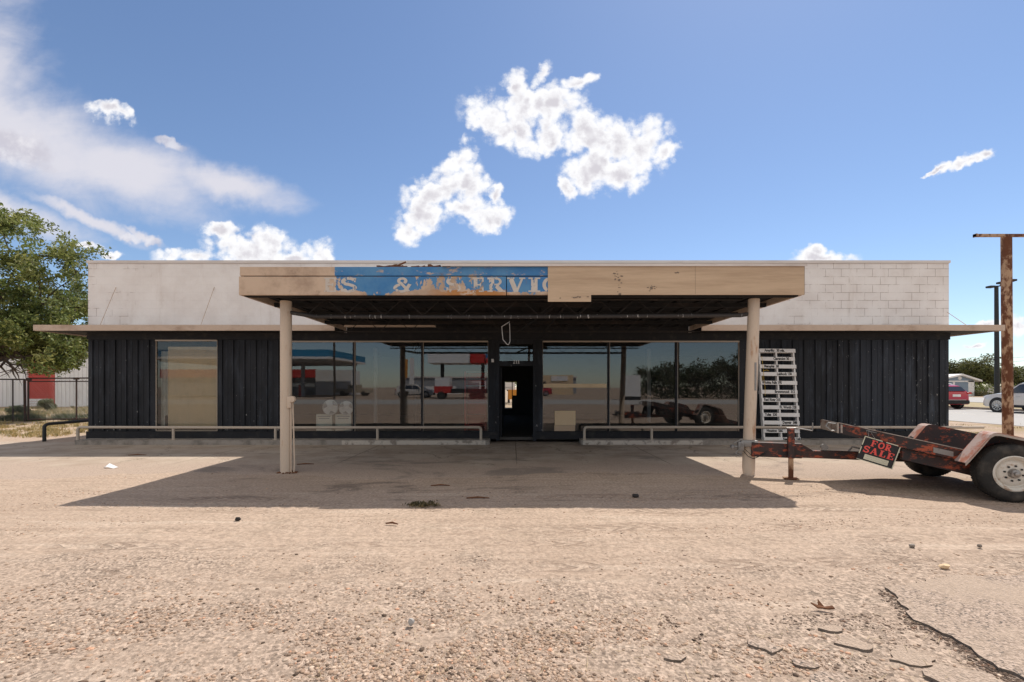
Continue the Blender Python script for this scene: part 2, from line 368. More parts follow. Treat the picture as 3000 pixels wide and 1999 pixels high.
def glass(name, dirt=.05, gain=1.9):
    def fn(n, b, o):
        tr = n.new('ShaderNodeBsdfTransparent'); tr.inputs[0].default_value = (.86, .9, .89, 1)
        gl = n.new('ShaderNodeBsdfGlossy'); gl.inputs['Roughness'].default_value = 0.0
        k = n.new('ShaderNodeBump'); k.inputs['Strength'].default_value = .012; k.inputs['Distance'].default_value = .05
        n.put(k.inputs['Height'], n.noise(.8, 2, .5, n.coord())); n.l.new(k.outputs[0], gl.inputs['Normal'])
        fr = n.new('ShaderNodeFresnel'); fr.inputs[0].default_value = 1.6
        ff = n.m('MULTIPLY_ADD', fr.outputs[0], gain, .025)
        ms = n.new('ShaderNodeMixShader'); n.put(ms.inputs[0], ff); n.l.new(tr.outputs[0], ms.inputs[1]); n.l.new(gl.outputs[0], ms.inputs[2])
        df = n.new('ShaderNodeBsdfDiffuse'); df.inputs[0].default_value = (.40, .37, .33, 1)
        dd = n.m('MULTIPLY', n.step(n.noise(1.3, 7, .65, n.scale(n.coord(), (1.6, 1, .5))), .35, .8), dirt)
        m2 = n.new('ShaderNodeMixShader'); n.put(m2.inputs[0], n.m('ADD', dd, dirt*.35)); n.l.new(ms.outputs[0], m2.inputs[1]); n.l.new(df.outputs[0], m2.inputs[2])
        n.l.new(m2.outputs[0], o.inputs[0])
    return material(name, fn)
glass('window_glass', .05, 2.1); glass('dusty_glass', .12, .8)

# fascia sheet metal: old blue paint peeling off beige
def m_fascia(upper):
    def fn(n, b, o):
        p = n.coord(); x, y, z = n.sep(p)
        nf = n.noise(7, 7, .7, p); nl = n.noise(2.4, 5, .65, p)
        beige = n.mix(n.step(nl, .35, .7), (.60, .45, .33), (.40, .285, .205))
        blue = n.mix(n.step(nl, .35, .65), n.mix(nf, (.035, .15, .38), (.07, .24, .48)), (.10, .26, .46))
        if upper:
            have = n.m('ADD', n.step(x, -2.88, -2.80, 0, 1), n.m('MULTIPLY', n.m('SUBTRACT', nf, .5), .5))
            ex = n.m('MULTIPLY', n.step(n.noise(7, 8, .75, n.scale(p, (.5, 1, 1.4))), .56, .62), .85)
            msk = n.m('SUBTRACT', n.step(have, .45, .55), ex, clamp=True)
        else:
            def hat(a, c, sft=.06): return n.m('MULTIPLY', n.step(x, a-sft, a+sft), n.step(x, c+sft, c-sft))
            dens = None
            for a_, c_, k_ in ((-2.84, -2.50, .60), (-2.50, -2.36, .78), (-2.36, -1.92, 1.0), (-1.92, -1.55, .80), (-1.55, -1.12, .50), (-1.12, -.45, .52), (-.45, -.08, .72), (-.08, .62, .84)):
                t_ = n.m('MULTIPLY', hat(a_, c_, .05), k_); dens = t_ if dens is None else n.m('ADD', dens, t_)
            zc = n.step(z, 2.955, 3.03, -.45, 0.0); zt = n.step(z, 3.215, 3.25, 0.0, -.5)
            v = n.m('ADD', n.m('ADD', dens, n.m('MULTIPLY', n.m('SUBTRACT', n.noise(6, 6, .65, n.scale(p, (1.3, 1, .8))), .5), 1.5)), n.m('ADD', zc, zt))
            msk = n.step(v, .50, .54)
        col = n.mix(msk, beige, blue)
        if not upper:
            rz = n.m('MULTIPLY', n.step(x, -1.5, -.9), n.step(x, .2, -.3))
            rr = n.m('MULTIPLY', rz, n.step(n.m('ADD', n.noise(3, 6, .7, n.scale(p, (1, 1, 2))), n.step(z, 3.05, 2.97, 0, .18)), .60, .66))
            col = n.mix(rr, col, (.46, .21, .07))
            top = n.m('MULTIPLY', n.step(z, 3.20, 3.24), n.step(nf, .5, .6)); col = n.mix(n.m('MULTIPLY', top, .7), col, (.30, .10, .04))
        col = n.mix(n.m('MULTIPLY', n.step(n.noise(3, 9, .78, p), .56, .68), .6), col, (.20, .13, .09))
        n.put(b.inputs['Base Color'], col); bump(n, b, n.m('ADD', msk, n.noise(3, 3, .5, p)), .25, .006)
    return fn
material('upper_fascia', m_fascia(True), rough=.6); material('lower_fascia', m_fascia(False), rough=.6)
def m_lettering(n, b, o):
    p = n.coord()
    n.put(b.inputs['Base Color'], n.mix(n.noise(8, 5, .6, p), (.66, .60, .54), (.50, .44, .38)))
    tr = n.new('ShaderNodeBsdfTransparent'); ms = n.new('ShaderNodeMixShader')
    x, y, z = n.sep(p)
    worn_ = n.m('ADD', n.noise(11, 6, .7, p), n.step(n.m('ABSOLUTE', n.m('ADD', x, .85)), .55, .25, 0, .08))
    n.put(ms.inputs[0], n.step(worn_, .58, .60)); n.l.new(b.outputs[0], ms.inputs[1]); n.l.new(tr.outputs[0], ms.inputs[2]); n.l.new(ms.outputs[0], o.inputs[0])
material('peeling_white', m_lettering, rough=.6)
def m_beam(n, b, o):
    p = n.coord()
    d = n.step(n.noise(26, 3, .7, n.scale(p, (1.2, .3, .12))), .62, .66)
    n.put(b.inputs['Base Color'], n.mix(d, n.mix(n.noise(3, 4, .6, p), (.03, .028, .028), (.07, .06, .055)), (.55, .53, .50)))
material('stained_beam', m_beam, rough=.6)

# ------------------------------------------------------------------ mesh helpers
XF = {}                                                 # world transform of every object we place
def fin(o, label=None, cat=None, group=None, kind=None):
    if label: o['label'] = label
    if cat: o['category'] = cat
    if group: o['group'] = group
    if kind: o['kind'] = kind
    return o
def thing(name, label, cat, loc=(0,0,0), rz=0, group=None):
    o = bpy.data.objects.new(name, None); COL.objects.link(o); o.empty_display_size = .2
    o.location = loc; o.rotation_euler = (0, 0, rz); XF[o.name] = Matrix.Translation(loc) @ Matrix.Rotation(rz, 4, 'Z')
    return fin(o, label, cat, group)
def obj(name, bm, mat, parent=None, local=False, smooth=False, label=None, loc=None):
    """bm holds world coordinates unless local=True; the mesh is stored in its parent's frame"""
    me = bpy.data.meshes.new(name)
    o = bpy.data.objects.new(name, me); COL.objects.link(o)
    if parent is not None:
        M = XF[parent.name]; XF[o.name] = M; o.parent = parent
        if not local: bm.transform(M.inverted())
    elif loc is not None:
        o.location = loc; XF[o.name] = Matrix.Translation(loc)
        if not local: bm.transform(Matrix.Translation(loc).inverted())
    else: XF[o.name] = Matrix.Identity(4)
    bm.normal_update(); bm.to_mesh(me); bm.free()
    for mm in (mat if isinstance(mat, list) else [mat]): me.materials.append(MATS[mm])
    if smooth:
        for p in me.polygons: p.use_smooth = True
        try: me.set_sharp_from_angle(angle=R(38))
        except Exception: pass
    if label: o['label'] = label
    return o
B = bmesh.new
def box(bm, x0, x1, y0, y1, z0, z1, M=None, bev=0):
    vs = [bm.verts.new((x, y, z)) for x in (x0, x1) for y in (y0, y1) for z in (z0, z1)]
    fs = [(0,1,3,2),(4,6,7,5),(0,4,5,1),(2,3,7,6),(0,2,6,4),(1,5,7,3)]
    faces = [bm.faces.new([vs[i] for i in f]) for f in fs]
    if bev:
        es = list({e for f in faces for e in f.edges})
        r = bmesh.ops.bevel(bm, geom=es, offset=bev, segments=2, profile=.5, affect='EDGES')
        vs = list({v for f in r['faces'] for v in f.verts} | {v for v in vs if v.is_valid})
    if M is not None: bmesh.ops.transform(bm, matrix=M, verts=[v for v in vs if v.is_valid])
    return vs
def tube(bm, pts, r, seg=10, cap=True):
    pts = [Vector(p) for p in pts]; rs = r if isinstance(r, (list, tuple)) else [r]*len(pts)
    rings = []; prev = None
    for i, p in enumerate(pts):
        d = ((pts[min(i+1, len(pts)-1)]-pts[i]).normalized() + (pts[i]-pts[max(i-1, 0)]).normalized())
        d = d.normalized() if d.length > 1e-6 else Vector((0, 0, 1))
        if prev is None:
            a = d.orthogonal().normalized()
        else:
            a = (prev - d*prev.dot(d)).normalized()
        prev = a; c = d.cross(a)
        rings.append([bm.verts.new(p + (a*math.cos(2*PI*k/seg) + c*math.sin(2*PI*k/seg))*rs[i]) for k in range(seg)])
    for A, C in zip(rings, rings[1:]):
        for k in range(seg): bm.faces.new((A[k], A[(k+1) % seg], C[(k+1) % seg], C[k]))
    if cap:
        bm.faces.new(rings[0][::-1]); bm.faces.new(rings[-1])
def lathe(bm, prof, M=None, seg=40, cap=True):
    """profile of (radius, axial) spun about local Y"""
    rings = []; M = M or Matrix.Identity(4)
    for r, a in prof:
        rings.append([bm.verts.new(M @ Vector((r*math.cos(2*PI*k/seg), a, r*math.sin(2*PI*k/seg)))) for k in range(seg)])
    for A, C in zip(rings, rings[1:]):
        for k in range(seg): bm.faces.new((A[k], C[k], C[(k+1) % seg], A[(k+1) % seg]))
    if cap: bm.faces.new(rings[0]); bm.faces.new(rings[-1][::-1])
def prism(bm, pts, a, b_, M=None, axis='Y'):
    """polygon in the x,z plane given thickness from y=a to y=b_ (or x,y plane, z=a..b_ with axis='Z')"""
    mk = (lambda p, t: Vector((p[0], t, p[1]))) if axis == 'Y' else (lambda p, t: Vector((p[0], p[1], t)))
    M = M or Matrix.Identity(4)
    A = [bm.verts.new(M @ mk(p, a)) for p in pts]; C = [bm.verts.new(M @ mk(p, b_)) for p in pts]
    bm.faces.new(A); bm.faces.new(C[::-1])
    for i in range(len(pts)):
        j = (i+1) % len(pts); bm.faces.new((A[j], A[i], C[i], C[j]))
def PX(px, Y): return (px-CX)*Y/F
def PZ(py, Y): return EYE+(HY-py)*Y/F
def G(px, py, z=0):
    Y = (EYE-z)*F/(py-HY); return Vector((PX(px, Y), Y, z))

# numpy value noise
def vnoise(x, y, seed=0):
    xi = np.floor(x).astype(int); yi = np.floor(y).astype(int); xf = x-xi; yf = y-yi
    def h(a, b_):
        n = (a*374761393 + b_*668265263 + seed*1442695041) & 0x7fffffff
        n = ((n ^ (n >> 13))*1274126177) & 0x7fffffff
        return ((n ^ (n >> 16)) & 0xffff)/65535.0
    u = xf*xf*(3-2*xf); v = yf*yf*(3-2*yf)
    return (h(xi, yi)*(1-u)+h(xi+1, yi)*u)*(1-v)+(h(xi, yi+1)*(1-u)+h(xi+1, yi+1)*u)*v
def fbm(x, y, o=4, seed=0):
    r = 0; a = .5
    for i in range(o): r = r + a*(vnoise(x, y, seed+i)-.5); x = x*2.03+5.1; y = y*2.03+1.7; a *= .5
    return r
def hground(x, y):
    nearf = np.clip((5.5-y)/2.5, 0, 1)
    h = .05*fbm(x*.5, y*.7, 3, 3) + (.010+.022*nearf)*fbm(x*3.1, y*3.1, 4, 9)
    tr = np.zeros_like(x)
    for yc, sl, wd in ((4.75, .035, .13), (4.35, .03, .10), (5.5, -.01, .14), (3.75, .06, .12)):   # wheel ruts across the yard
        d = (y-(yc+sl*x))/wd
        tr += -.008*np.exp(-d*d)*(1+.5*np.sin((x+3*sl*y)*38)*(fbm(x*.7, y*.7, 2, int(yc*10))>-.05))
    k = np.clip((y-1)/1, 0, 1)*np.clip((7.6-y)/1.2, 0, 1)
    fl = 1-np.clip((x-2.42)/.15, 0, 1)*np.clip((3.75-y)/.15, 0, 1)
    return (h+tr)*k*fl - .004
def np_mesh(name, co, faces, mat, tint=None, kind=None, parent=None, nper=4):
    me = bpy.data.meshes.new(name); nv = len(co); nf = len(faces)
    me.vertices.add(nv); me.vertices.foreach_set('co', np.asarray(co, np.float32).ravel())
    me.loops.add(nf*nper); me.polygons.add(nf)
    me.loops.foreach_set('vertex_index', np.asarray(faces, np.int32).ravel())
    me.polygons.foreach_set('loop_start', np.arange(0, nf*nper, nper, dtype=np.int32))
    me.polygons.foreach_set('loop_total', np.full(nf, nper, np.int32))
    me.update(calc_edges=True)
    if tint is not None:
        a = me.color_attributes.new('tint', 'FLOAT_COLOR', 'POINT')
        c = np.ones((nv, 4), np.float32); c[:, :3] = tint; a.data.foreach_set('color', c.ravel())
    me.materials.append(MATS[mat])
    o = bpy.data.objects.new(name, me); COL.objects.link(o); XF[o.name] = Matrix.Identity(4)
    if parent is not None:
        o.parent = parent; M = XF[parent.name]; me.transform(M.inverted()); XF[o.name] = M
    if kind: o['kind'] = kind
    return o

# ------------------------------------------------------------------ slab letters drawn with strokes
def arc(cx, cy, rx, ry, a0, a1, n=12): return [(cx+rx*math.cos(R(a0+(a1-a0)*i/n)), cy+ry*math.sin(R(a0+(a1-a0)*i/n))) for i in range(n+1)]
GL = {
 'E': [([(.22,0),(.22,1)],.26),([(0,.05),(.78,.05)],.10),([(0,.95),(.78,.95)],.10),([(.3,.5),(.56,.5)],.10),([(.72,.02),(.72,.3)],.12),([(.72,.98),(.72,.7)],.12),([(.56,.38),(.56,.62)],.09)],
 'F': [([(.22,0),(.22,1)],.26),([(0,.05),(.46,.05)],.10),([(0,.95),(.78,.95)],.10),([(.3,.5),(.56,.5)],.10),([(.72,.98),(.72,.7)],.12),([(.56,.38),(.56,.62)],.09)],
 'L': [([(.22,0),(.22,1)],.26),([(0,.05),(.76,.05)],.10),([(0,.95),(.46,.95)],.10),([(.70,.02),(.70,.34)],.12)],
 'I': [([(.26,0),(.26,1)],.28),([(0,.05),(.52,.05)],.10),([(0,.95),(.52,.95)],.10)],
 'R': [([(.22,0),(.22,1)],.26),([(0,.05),(.44,.05)],.10),([(0,.94),(.45,.94)]+arc(.45,.72,.22,.22,90,-90)+[(.3,.5)],.13),([(.42,.5),(.72,.04)],.24),([(.60,.05),(.92,.05)],.10)],
 'O': [(arc(.45,.5,.34,.44,0,360,28),.20)],
 'C': [(arc(.48,.5,.36,.44,45,315,24),.20),([(.76,.98),(.76,.66)],.10)],
 'S': [(arc(.38,.73,.26,.21,20,270,14)+arc(.38,.27,.27,.22,90,-160,14)[1:],.19),([(.66,.98),(.66,.68)],.10),([(.08,.02),(.08,.32)],.10)],
 'A': [([(.14,.05),(.46,1)],.12),([(.42,1),(.76,.05)],.25),([(.25,.32),(.66,.32)],.09),([(0,.05),(.30,.05)],.10),([(.56,.05),(.96,.05)],.10)],
 'V': [([(.18,.95),(.48,0)],.25),([(.50,0),(.80,.95)],.12),([(0,.95),(.38,.95)],.10),([(.64,.95),(.96,.95)],.10)],
 '&': [(arc(.42,.77,.17,.17,-60,250,16)+[(.72,.05)],.15),(arc(.36,.27,.28,.24,100,330,14)+[(.78,.55)],.17)],
 '2': [(arc(.33,.70,.24,.24,160,-30,10)+[(.10,.08)],.17),([(.05,.07),(.66,.07)],.14)],
 '1': [([(.28,0),(.28,1)],.22),([(.08,.78),(.28,.95)],.12),([(.05,.05),(.52,.05)],.10)],
}
def letters(bm, text, M, h=1.0, gap=.14, widths=None, depth=.004):
    """M places the text: x right, y up, z towards the reader"""
    x = 0; kz = 0
    for ch in text:
        if ch == ' ': x += .5; continue
        wmax = 0
        for pts, th in GL[ch]:
            kz += 1; zz = depth + (kz % 9)*.00035
            P = [Vector((p[0], p[1])) for p in pts]; L_, R_ = [], []
            for i, p in enumerate(P):
                a = (P[i]-P[i-1]).normalized() if i else (P[1]-P[0]).normalized()
                c = (P[i+1]-P[i]).normalized() if i < len(P)-1 else a
                d = (a+c).normalized(); nn = Vector((-d.y, d.x))*th/2/max(.5, d.dot(a))
                L_.append(p+nn); R_.append(p-nn); wmax = max(wmax, p.x+th/3)
            for z_ in (zz,):
                va = [bm.verts.new(M @ Vector(((x+q.x)*h, q.y*h, z_))) for q in L_]
                vb = [bm.verts.new(M @ Vector(((x+q.x)*h, q.y*h, z_))) for q in R_]
                ga = [bm.verts.new(M @ Vector(((x+q.x)*h, q.y*h, 0))) for q in L_]
                gb = [bm.verts.new(M @ Vector(((x+q.x)*h, q.y*h, 0))) for q in R_]
                for i in range(len(P)-1):
                    bm.faces.new((vb[i], vb[i+1], va[i+1], va[i]))
                    bm.faces.new((va[i], va[i+1], ga[i+1], ga[i])); bm.faces.new((vb[i+1], vb[i], gb[i], gb[i+1]))
        x += wmax+gap
    return x*h
def text_bm(s, size, M, bold=.0):
    cu = bpy.data.curves.new('t', 'FONT'); cu.body = s; cu.size = size; cu.extrude = .0012; cu.offset = bold; cu.resolution_u = 3
    o = bpy.data.objects.new('t', cu); COL.objects.link(o)
    me = bpy.data.meshes.new_from_object(o); bm = B(); bm.from_mesh(me); bm.transform(M)
    bpy.data.objects.remove(o); bpy.data.meshes.remove(me); bpy.data.curves.remove(cu)
    return bm
# a frame whose x runs along world +X, y up, z towards the camera (-Y)
def facing(x, y, z): return Matrix.Translation((x, y, z)) @ Matrix.Rotation(R(90), 4, 'X')

# ================================================================== GROUND
xs = np.concatenate([-np.geomspace(900, 16, 22), np.linspace(-15, -7.2, 50), np.arange(-7, 7.01, .03), np.linspace(7.2, 15, 50), np.geomspace(16, 900, 22)])
ys = np.concatenate([-np.geomspace(700, 3, 26), np.arange(-2, 1.6, .4), np.arange(1.8, 8.0, .028), np.linspace(8.2, 14, 24), np.geomspace(15, 1500, 26)])
XX, YY = np.meshgrid(xs, ys); ZZ = hground(XX, YY)
co = np.stack([XX, YY, ZZ], -1).reshape(-1, 3); nx, ny = len(xs), len(ys)
idx = np.arange(nx*ny).reshape(ny, nx)
fc = np.stack([idx[:-1, :-1], idx[:-1, 1:], idx[1:, 1:], idx[1:, :-1]], -1).reshape(-1, 4)
g = np_mesh('ground', co, fc, 'ground', kind='structure'); g.data.shade_smooth()

# concrete apron in front of the building, its front edge feathered under drifted sand
bm = B(); front = []
x = -16.0
while x < 14.6: front.append((x, 7.75+.28*math.sin(x*.9)+random.uniform(-.12, .12))); x += .35
poly = front+[(14.6, 9.5), (12.6, 12.0), (-13.2, 12.6), (-16, 12.2)]
F0 = [bm.verts.new((a, b_, .004)) for a, b_ in front]; K0 = [bm.verts.new((a, 12.2, .004)) for a, b_ in front]; sk = [bm.verts.new((a, b_-.3, -.012)) for a, b_ in front]
for i in range(len(front)-1):
    bm.faces.new((F0[i], F0[i+1], K0[i+1], K0[i])); bm.faces.new((sk[i], sk[i+1], F0[i+1], F0[i]))
o = obj('pavement', bm, 'apron_concrete'); o['kind'] = 'structure'

# two carriageways with a grass median, beyond the building on the right
def strip(name, p0, p1, y0, y1, z, mat, kind='structure'):
    """band between two lines parallel to p0->p1, offset y0..y1 across"""
    d = Vector((p1[0]-p0[0], p1[1]-p0[1], 0)).normalized(); nn = Vector((-d.y, d.x, 0)); c = Vector((p0[0], p0[1], 0)); bm = B()
    q = [c-d*120+nn*y0, c+d*150+nn*y0, c+d*150+nn*y1, c-d*120+nn*y1]
    A = [bm.verts.new((v.x, v.y, z)) for v in q]; bm.faces.new(A)
    C = [bm.verts.new((v.x, v.y, z-.1)) for v in q]
    for i in range(4): bm.faces.new((A[(i+1) % 4], A[i], C[i], C[(i+1) % 4]))
    o = obj(name, bm, mat); fin(o, kind=kind); return o
def lane(name, x0, x1, y0, y1, z, mat):
    bm = B(); box(bm, x0, x1, y0, y1, z-.12, z); o = obj(name, bm, mat); fin(o, kind='structure'); return o
lane('road', 18.75, 29.7, -14, 300, .012, 'road')
worn('median_grass', (.36, .29, .17), (.24, .22, .10), .8, 1.5, .95, bmp=.6)
lane('median', 29.84, 39, -14, 300, .13, 'median_grass')
lane('far_road', 39.14, 63, -14, 300, .012, 'road')
for x_ in (29.7, 39.0): lane('kerb', x_, x_+.14, -14, 300, .15, 'curb_concrete')
bm = B()
for k in range(30): box(bm, 24.1, 24.2, 6+k*9, 9+k*9, .013, .017)
fin(obj('lane_marking', bm, 'cream_box'), kind='structure')
# broken asphalt slab in the near right corner and loose plates beside it
def jag(poly, amp, step=.035):
    out = []
    for i in range(len(poly)):
        a, b_ = Vector(poly[i]), Vector(poly[(i+1) % len(poly)]); L_ = (b_-a).length; k = max(1, int(L_/step)); nn = Vector((-(b_-a).y, (b_-a).x)).normalized()
        for j in range(k): out.append(a.lerp(b_, j/k)+nn*random.uniform(-amp, amp))
    return out
def slab(name, pts, z, amp, mat=('dusty_asphalt', 'broken_asphalt'), thick=.07):
    P = jag(pts, amp); bm = B(); cx_, cy_ = sum(p[0] for p in pts)/len(pts), sum(p[1] for p in pts)/len(pts)
    if name != 'asphalt_patch': z += float(hground(np.array([cx_]), np.array([cy_]))[0])+.004
    A = [bm.verts.new((p.x, p.y, z)) for p in P]
    for t3 in tessellate_polygon([[Vector((p.x, p.y, 0)) for p in P]]):
        f = bm.faces.new([A[q] for q in t3]); f.normal_update(); f.material_index = 0
        if f.normal.z < 0: f.normal_flip()
    C = [bm.verts.new((p.x+random.uniform(-.01, .01), p.y+random.uniform(-.01, .01), z-thick)) for p in P]
    for i in range(len(P)):
        q = bm.faces.new((A[(i+1) % len(P)], A[i], C[i], C[(i+1) % len(P)])); q.material_index = 1
    return obj(name, bm, list(mat))
def GG(*pp): return [tuple(G(a, b_).xy) for a, b_ in pp]
o = slab('asphalt_patch', GG((2600,1726),(2680,1820),(2790,1868),(2880,1935),(2990,1990),(3110,2060),(3900,2060),(3900,1730),(3100,1690),(2780,1690)), .012, .020); o['kind'] = 'structure'
chunks = [((2640,1885),(2745,1930),(2700,1950),(2600,1925)),((2740,1945),(2900,1975),(2930,2010),(2780,2015),(2700,1975)),((2395,1962),(2520,1985),(2500,2020),(2370,2010)),
          ((2470,1858),(2560,1890),(2530,1905),(2440,1880)),((2210,1860),(2290,1895),(2262,1912),(2190,1885)),((2330,1925),(2400,1940),(2385,1955),(2320,1942)),
          ((2420,1828),(2470,1838),(2455,1852),(2405,1842)),((1960,1910),(2010,1920),(1995,1935),(1945,1925)),((2900,1985),(2990,2010),(2985,2050),(2880,2030))]
where = ['biggest of the loose plates along the crack', 'lowest right loose plate beside the crack edge', 'flat slab cut by the bottom edge of the photo', 'small plate below the curled bark', 'thin plate left of the stone cluster', 'little plate between slab and thin plate', 'palm sized plate nearest the curled bark', 'small dark lump at the foreground middle right', 'plate in the very corner of the lot']
for c, t in zip(chunks, where):
    o = slab('asphalt_chunk', GG(*c), random.uniform(.006, .013), .016, thick=.05); fin(o, 'broken grey asphalt piece, '+t, 'asphalt chunk', 'asphalt pieces broken off the old paving')
    o['label'] = 'broken grey asphalt piece, '+t

# gravel: every pebble a small stone, one mesh
def pebble_field(name, n, sampler, rmin, rmax, kind='stuff'):
    ico = bmesh.new(); bmesh.ops.create_icosphere(ico, subdivisions=1, radius=1); base = np.array([v.co[:] for v in ico.verts]); tri = np.array([[v.index for v in f.verts] for f in ico.faces]); ico.free()
    X, Y = sampler(n); n = len(X)
    r = rmin*(rmax/rmin)**(rng.random(n)**3.3)
    sc = np.stack([r*rng.uniform(.8, 1.35, n), r*rng.uniform(.7, 1.1, n), r*rng.uniform(.35, .6, n)], -1)
    th = rng.uniform(0, 2*PI, n); c, s = np.cos(th), np.sin(th)
    v = base[None]*(1+rng.uniform(-.30, .30, (n, len(base), 1)))*sc[:, None, :]
    vx = v[..., 0]*c[:, None]-v[..., 1]*s[:, None]; vy = v[..., 0]*s[:, None]+v[..., 1]*c[:, None]
    co = np.stack([vx+X[:, None], vy+Y[:, None], v[..., 2]+(hground(X, Y)+r*.04)[:, None]], -1).reshape(-1, 3)
    f = (tri[None]+(np.arange(n)*len(base))[:, None, None]).reshape(-1, 3)
    pal = np.array([[.50,.38,.29],[.44,.33,.25],[.58,.47,.38],[.38,.285,.215],[.24,.18,.14],[.13,.10,.08],[.58,.36,.25],[.46,.37,.31],[.64,.54,.44],[.30,.23,.18]])
    k = rng.choice(len(pal), n, p=[.19,.17,.11,.15,.11,.07,.05,.07,.03,.05]); t = pal[k]*rng.uniform(.8, 1.15, (n, 1))
    o = np_mesh(name, co, f, 'pebbles', np.repeat(t, len(base), 0), kind, nper=3); o.data.shade_smooth(); return o
def near_samples(n):
    py = HY+866*np.clip(rng.beta(2.2, 1.2, n*3), .2, 1.06); Y = EYE*F/(py-HY); X = (rng.uniform(-80, 3080, n*3)-CX)*Y/F
    dens = np.clip((py-1590)/380, .03, 1)**1.3
    dens *= np.clip(.14+4.2*(fbm(X*1.3, Y*2.4, 4, 21)+.02), .04, 1)
    onpatch = (X > 2.55) & (Y < 3.45)
    keep = rng.random(n*3) < dens*np.where(onpatch, .0, 1)
    return X[keep][:n], Y[keep][:n]
pebble_field('gravel', 72000, near_samples, .0021, .0165)
def mid_samples(n):
    Y = rng.uniform(3.6, 8.2, n*3); X = rng.uniform(-9.5, 9.5, n*3)
    keep = rng.random(n*3) < np.clip(.05+4.5*(fbm(X*.6, Y*2.8, 4, 5)-.02), .03, 1)
    return X[keep][:n], Y[keep][:n]
pebble_field('gravel', 34000, mid_samples, .0025, .012)
def crumb_samples(n):
    t_ = rng.random(n*2)*5; i_ = t_.astype(int); pts = np.array(GG((2600,1735),(2690,1822),(2800,1872),(2885,1938),(3000,2000),(3110,2060))); f_ = (t_-i_)[:, None]
    P = pts[i_]*(1-f_)+pts[i_+1]*f_; X = P[:, 0]-np.abs(rng.normal(0, .05, n*2))+.02; Y = P[:, 1]+rng.normal(0, .03, n*2); kp = rng.random(n*2) < .38; X = X[kp]; Y = Y[kp]
    Q = rng.uniform(size=(n, 2)); X2 = .9+Q[:, 0]*1.7; Y2 = 2.25+Q[:, 1]*.75; kk = fbm(X2*2.2, Y2*3, 3, 33) > .06
    return np.concatenate([X, X2[kk]]), np.concatenate([Y, Y2[kk]])
_pal = MATS['pebbles']
def m_crumb(n, b, o):
    a = n.new('ShaderNodeAttribute', attribute_name='tint'); n.put(b.inputs['Base Color'], n.vm('MULTIPLY', a.outputs['Color'], (.42, .40, .40)))
material('asphalt_crumbs', m_crumb, rough=.95, spec=.1)
def crack2(n):
    t_ = rng.random(n); a, b_ = np.array(GG((2838,1832))[0]), np.array(GG((2905,1872))[0]); P = a+(b_-a)*t_[:, None]; return P[:, 0]+rng.normal(0, .012, n), P[:, 1]+rng.normal(0, .02, n)
_cs = crumb_samples
def crumb_samples(n):
    a = _cs(n); b_ = crack2(160); return np.concatenate([a[0], b_[0]]), np.concatenate([a[1], b_[1]])
c_ = pebble_field('asphalt_crumbs', 3600, crumb_samples, .003, .013); c_.data.materials[0] = MATS['asphalt_crumbs']

# ================================================================== THE BUILDING
YW = 12.05; XL, XR = PX(258, YW), PX(2780, YW); ZT = PZ(764, YW)
bld = thing('commercial_building', 'long white block and black metal storefront with wide windows and flat canopy', 'building', (0, YW, 0))
ZE = 2.95                                               # eave level
# parapet / upper block wall
bm = B(); box(bm, XL, XR, YW, YW+.2, 2.868, ZT-.07); obj('parapet', bm, 'painted_block', bld)
for a in (XL, XR-.2): bm = B(); box(bm, a, a+.2, YW+.2, 25.8, 0, ZT-.07); obj('side_wall', bm, 'painted_block', bld)
bm = B(); box(bm, XL-.02, XR+.02, YW-.03, YW+.26, ZT-.066, ZT)
for k in range(9): xj = XL+1.3+k*2.6; box(bm, xj, xj+.02, YW-.034, YW-.028, ZT-.075, ZT+.004)
obj('coping', bm, 'cap_metal', bld)
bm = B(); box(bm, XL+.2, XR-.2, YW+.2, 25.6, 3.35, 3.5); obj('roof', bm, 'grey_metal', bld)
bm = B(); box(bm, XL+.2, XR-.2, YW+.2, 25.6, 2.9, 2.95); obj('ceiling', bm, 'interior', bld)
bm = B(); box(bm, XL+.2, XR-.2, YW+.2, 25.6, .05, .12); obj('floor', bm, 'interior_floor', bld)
# back wall with its two openings
bm = B(); yb = 22.0; ox0, ox1, oz0, oz1 = PX(1480, yb), PX(1499.5, yb), PZ(1195, yb), PZ(1119, yb); qx0, qx1, qz0 = PX(1502, yb), PX(1513, yb), PZ(1159, yb)
box(bm, XL+.2, ox0, yb, yb+.15, .12, 2.9); box(bm, qx1, XR-.2, yb, yb+.15, .12, 2.9)
box(bm, ox0, qx1, yb, yb+.15, oz1, 2.9); box(bm, ox0, ox1, yb, yb+.15, .12, oz0); box(bm, ox1, qx0, yb, yb+.15, .12, oz1); box(bm, qx0, qx1, yb, yb+.15, .12, qz0)
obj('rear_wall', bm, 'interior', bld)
bm = B(); box(bm, ox0-.02, ox1+.02, yb-.06, yb-.005, oz0-.05, oz0)
box(bm, ox0-.03, ox0, yb-.03, yb+.1, oz0, oz1); box(bm, ox0, ox1, yb+.03, yb+.07, PZ(1137, yb), PZ(1135.5, yb)); obj('window_sill', bm, 'white_trim', bld)
for x_, y_ in ((-3.05, 14.6), (-5.1, 17.2), (3.1, 15.0), (5.2, 17.5)):
    bm = B(); tube(bm, [(x_, y_, .12), (x_, y_, 2.9)], .07, 12); obj('column', bm, 'white_paint' if y_ > 15.5 else 'interior', bld)

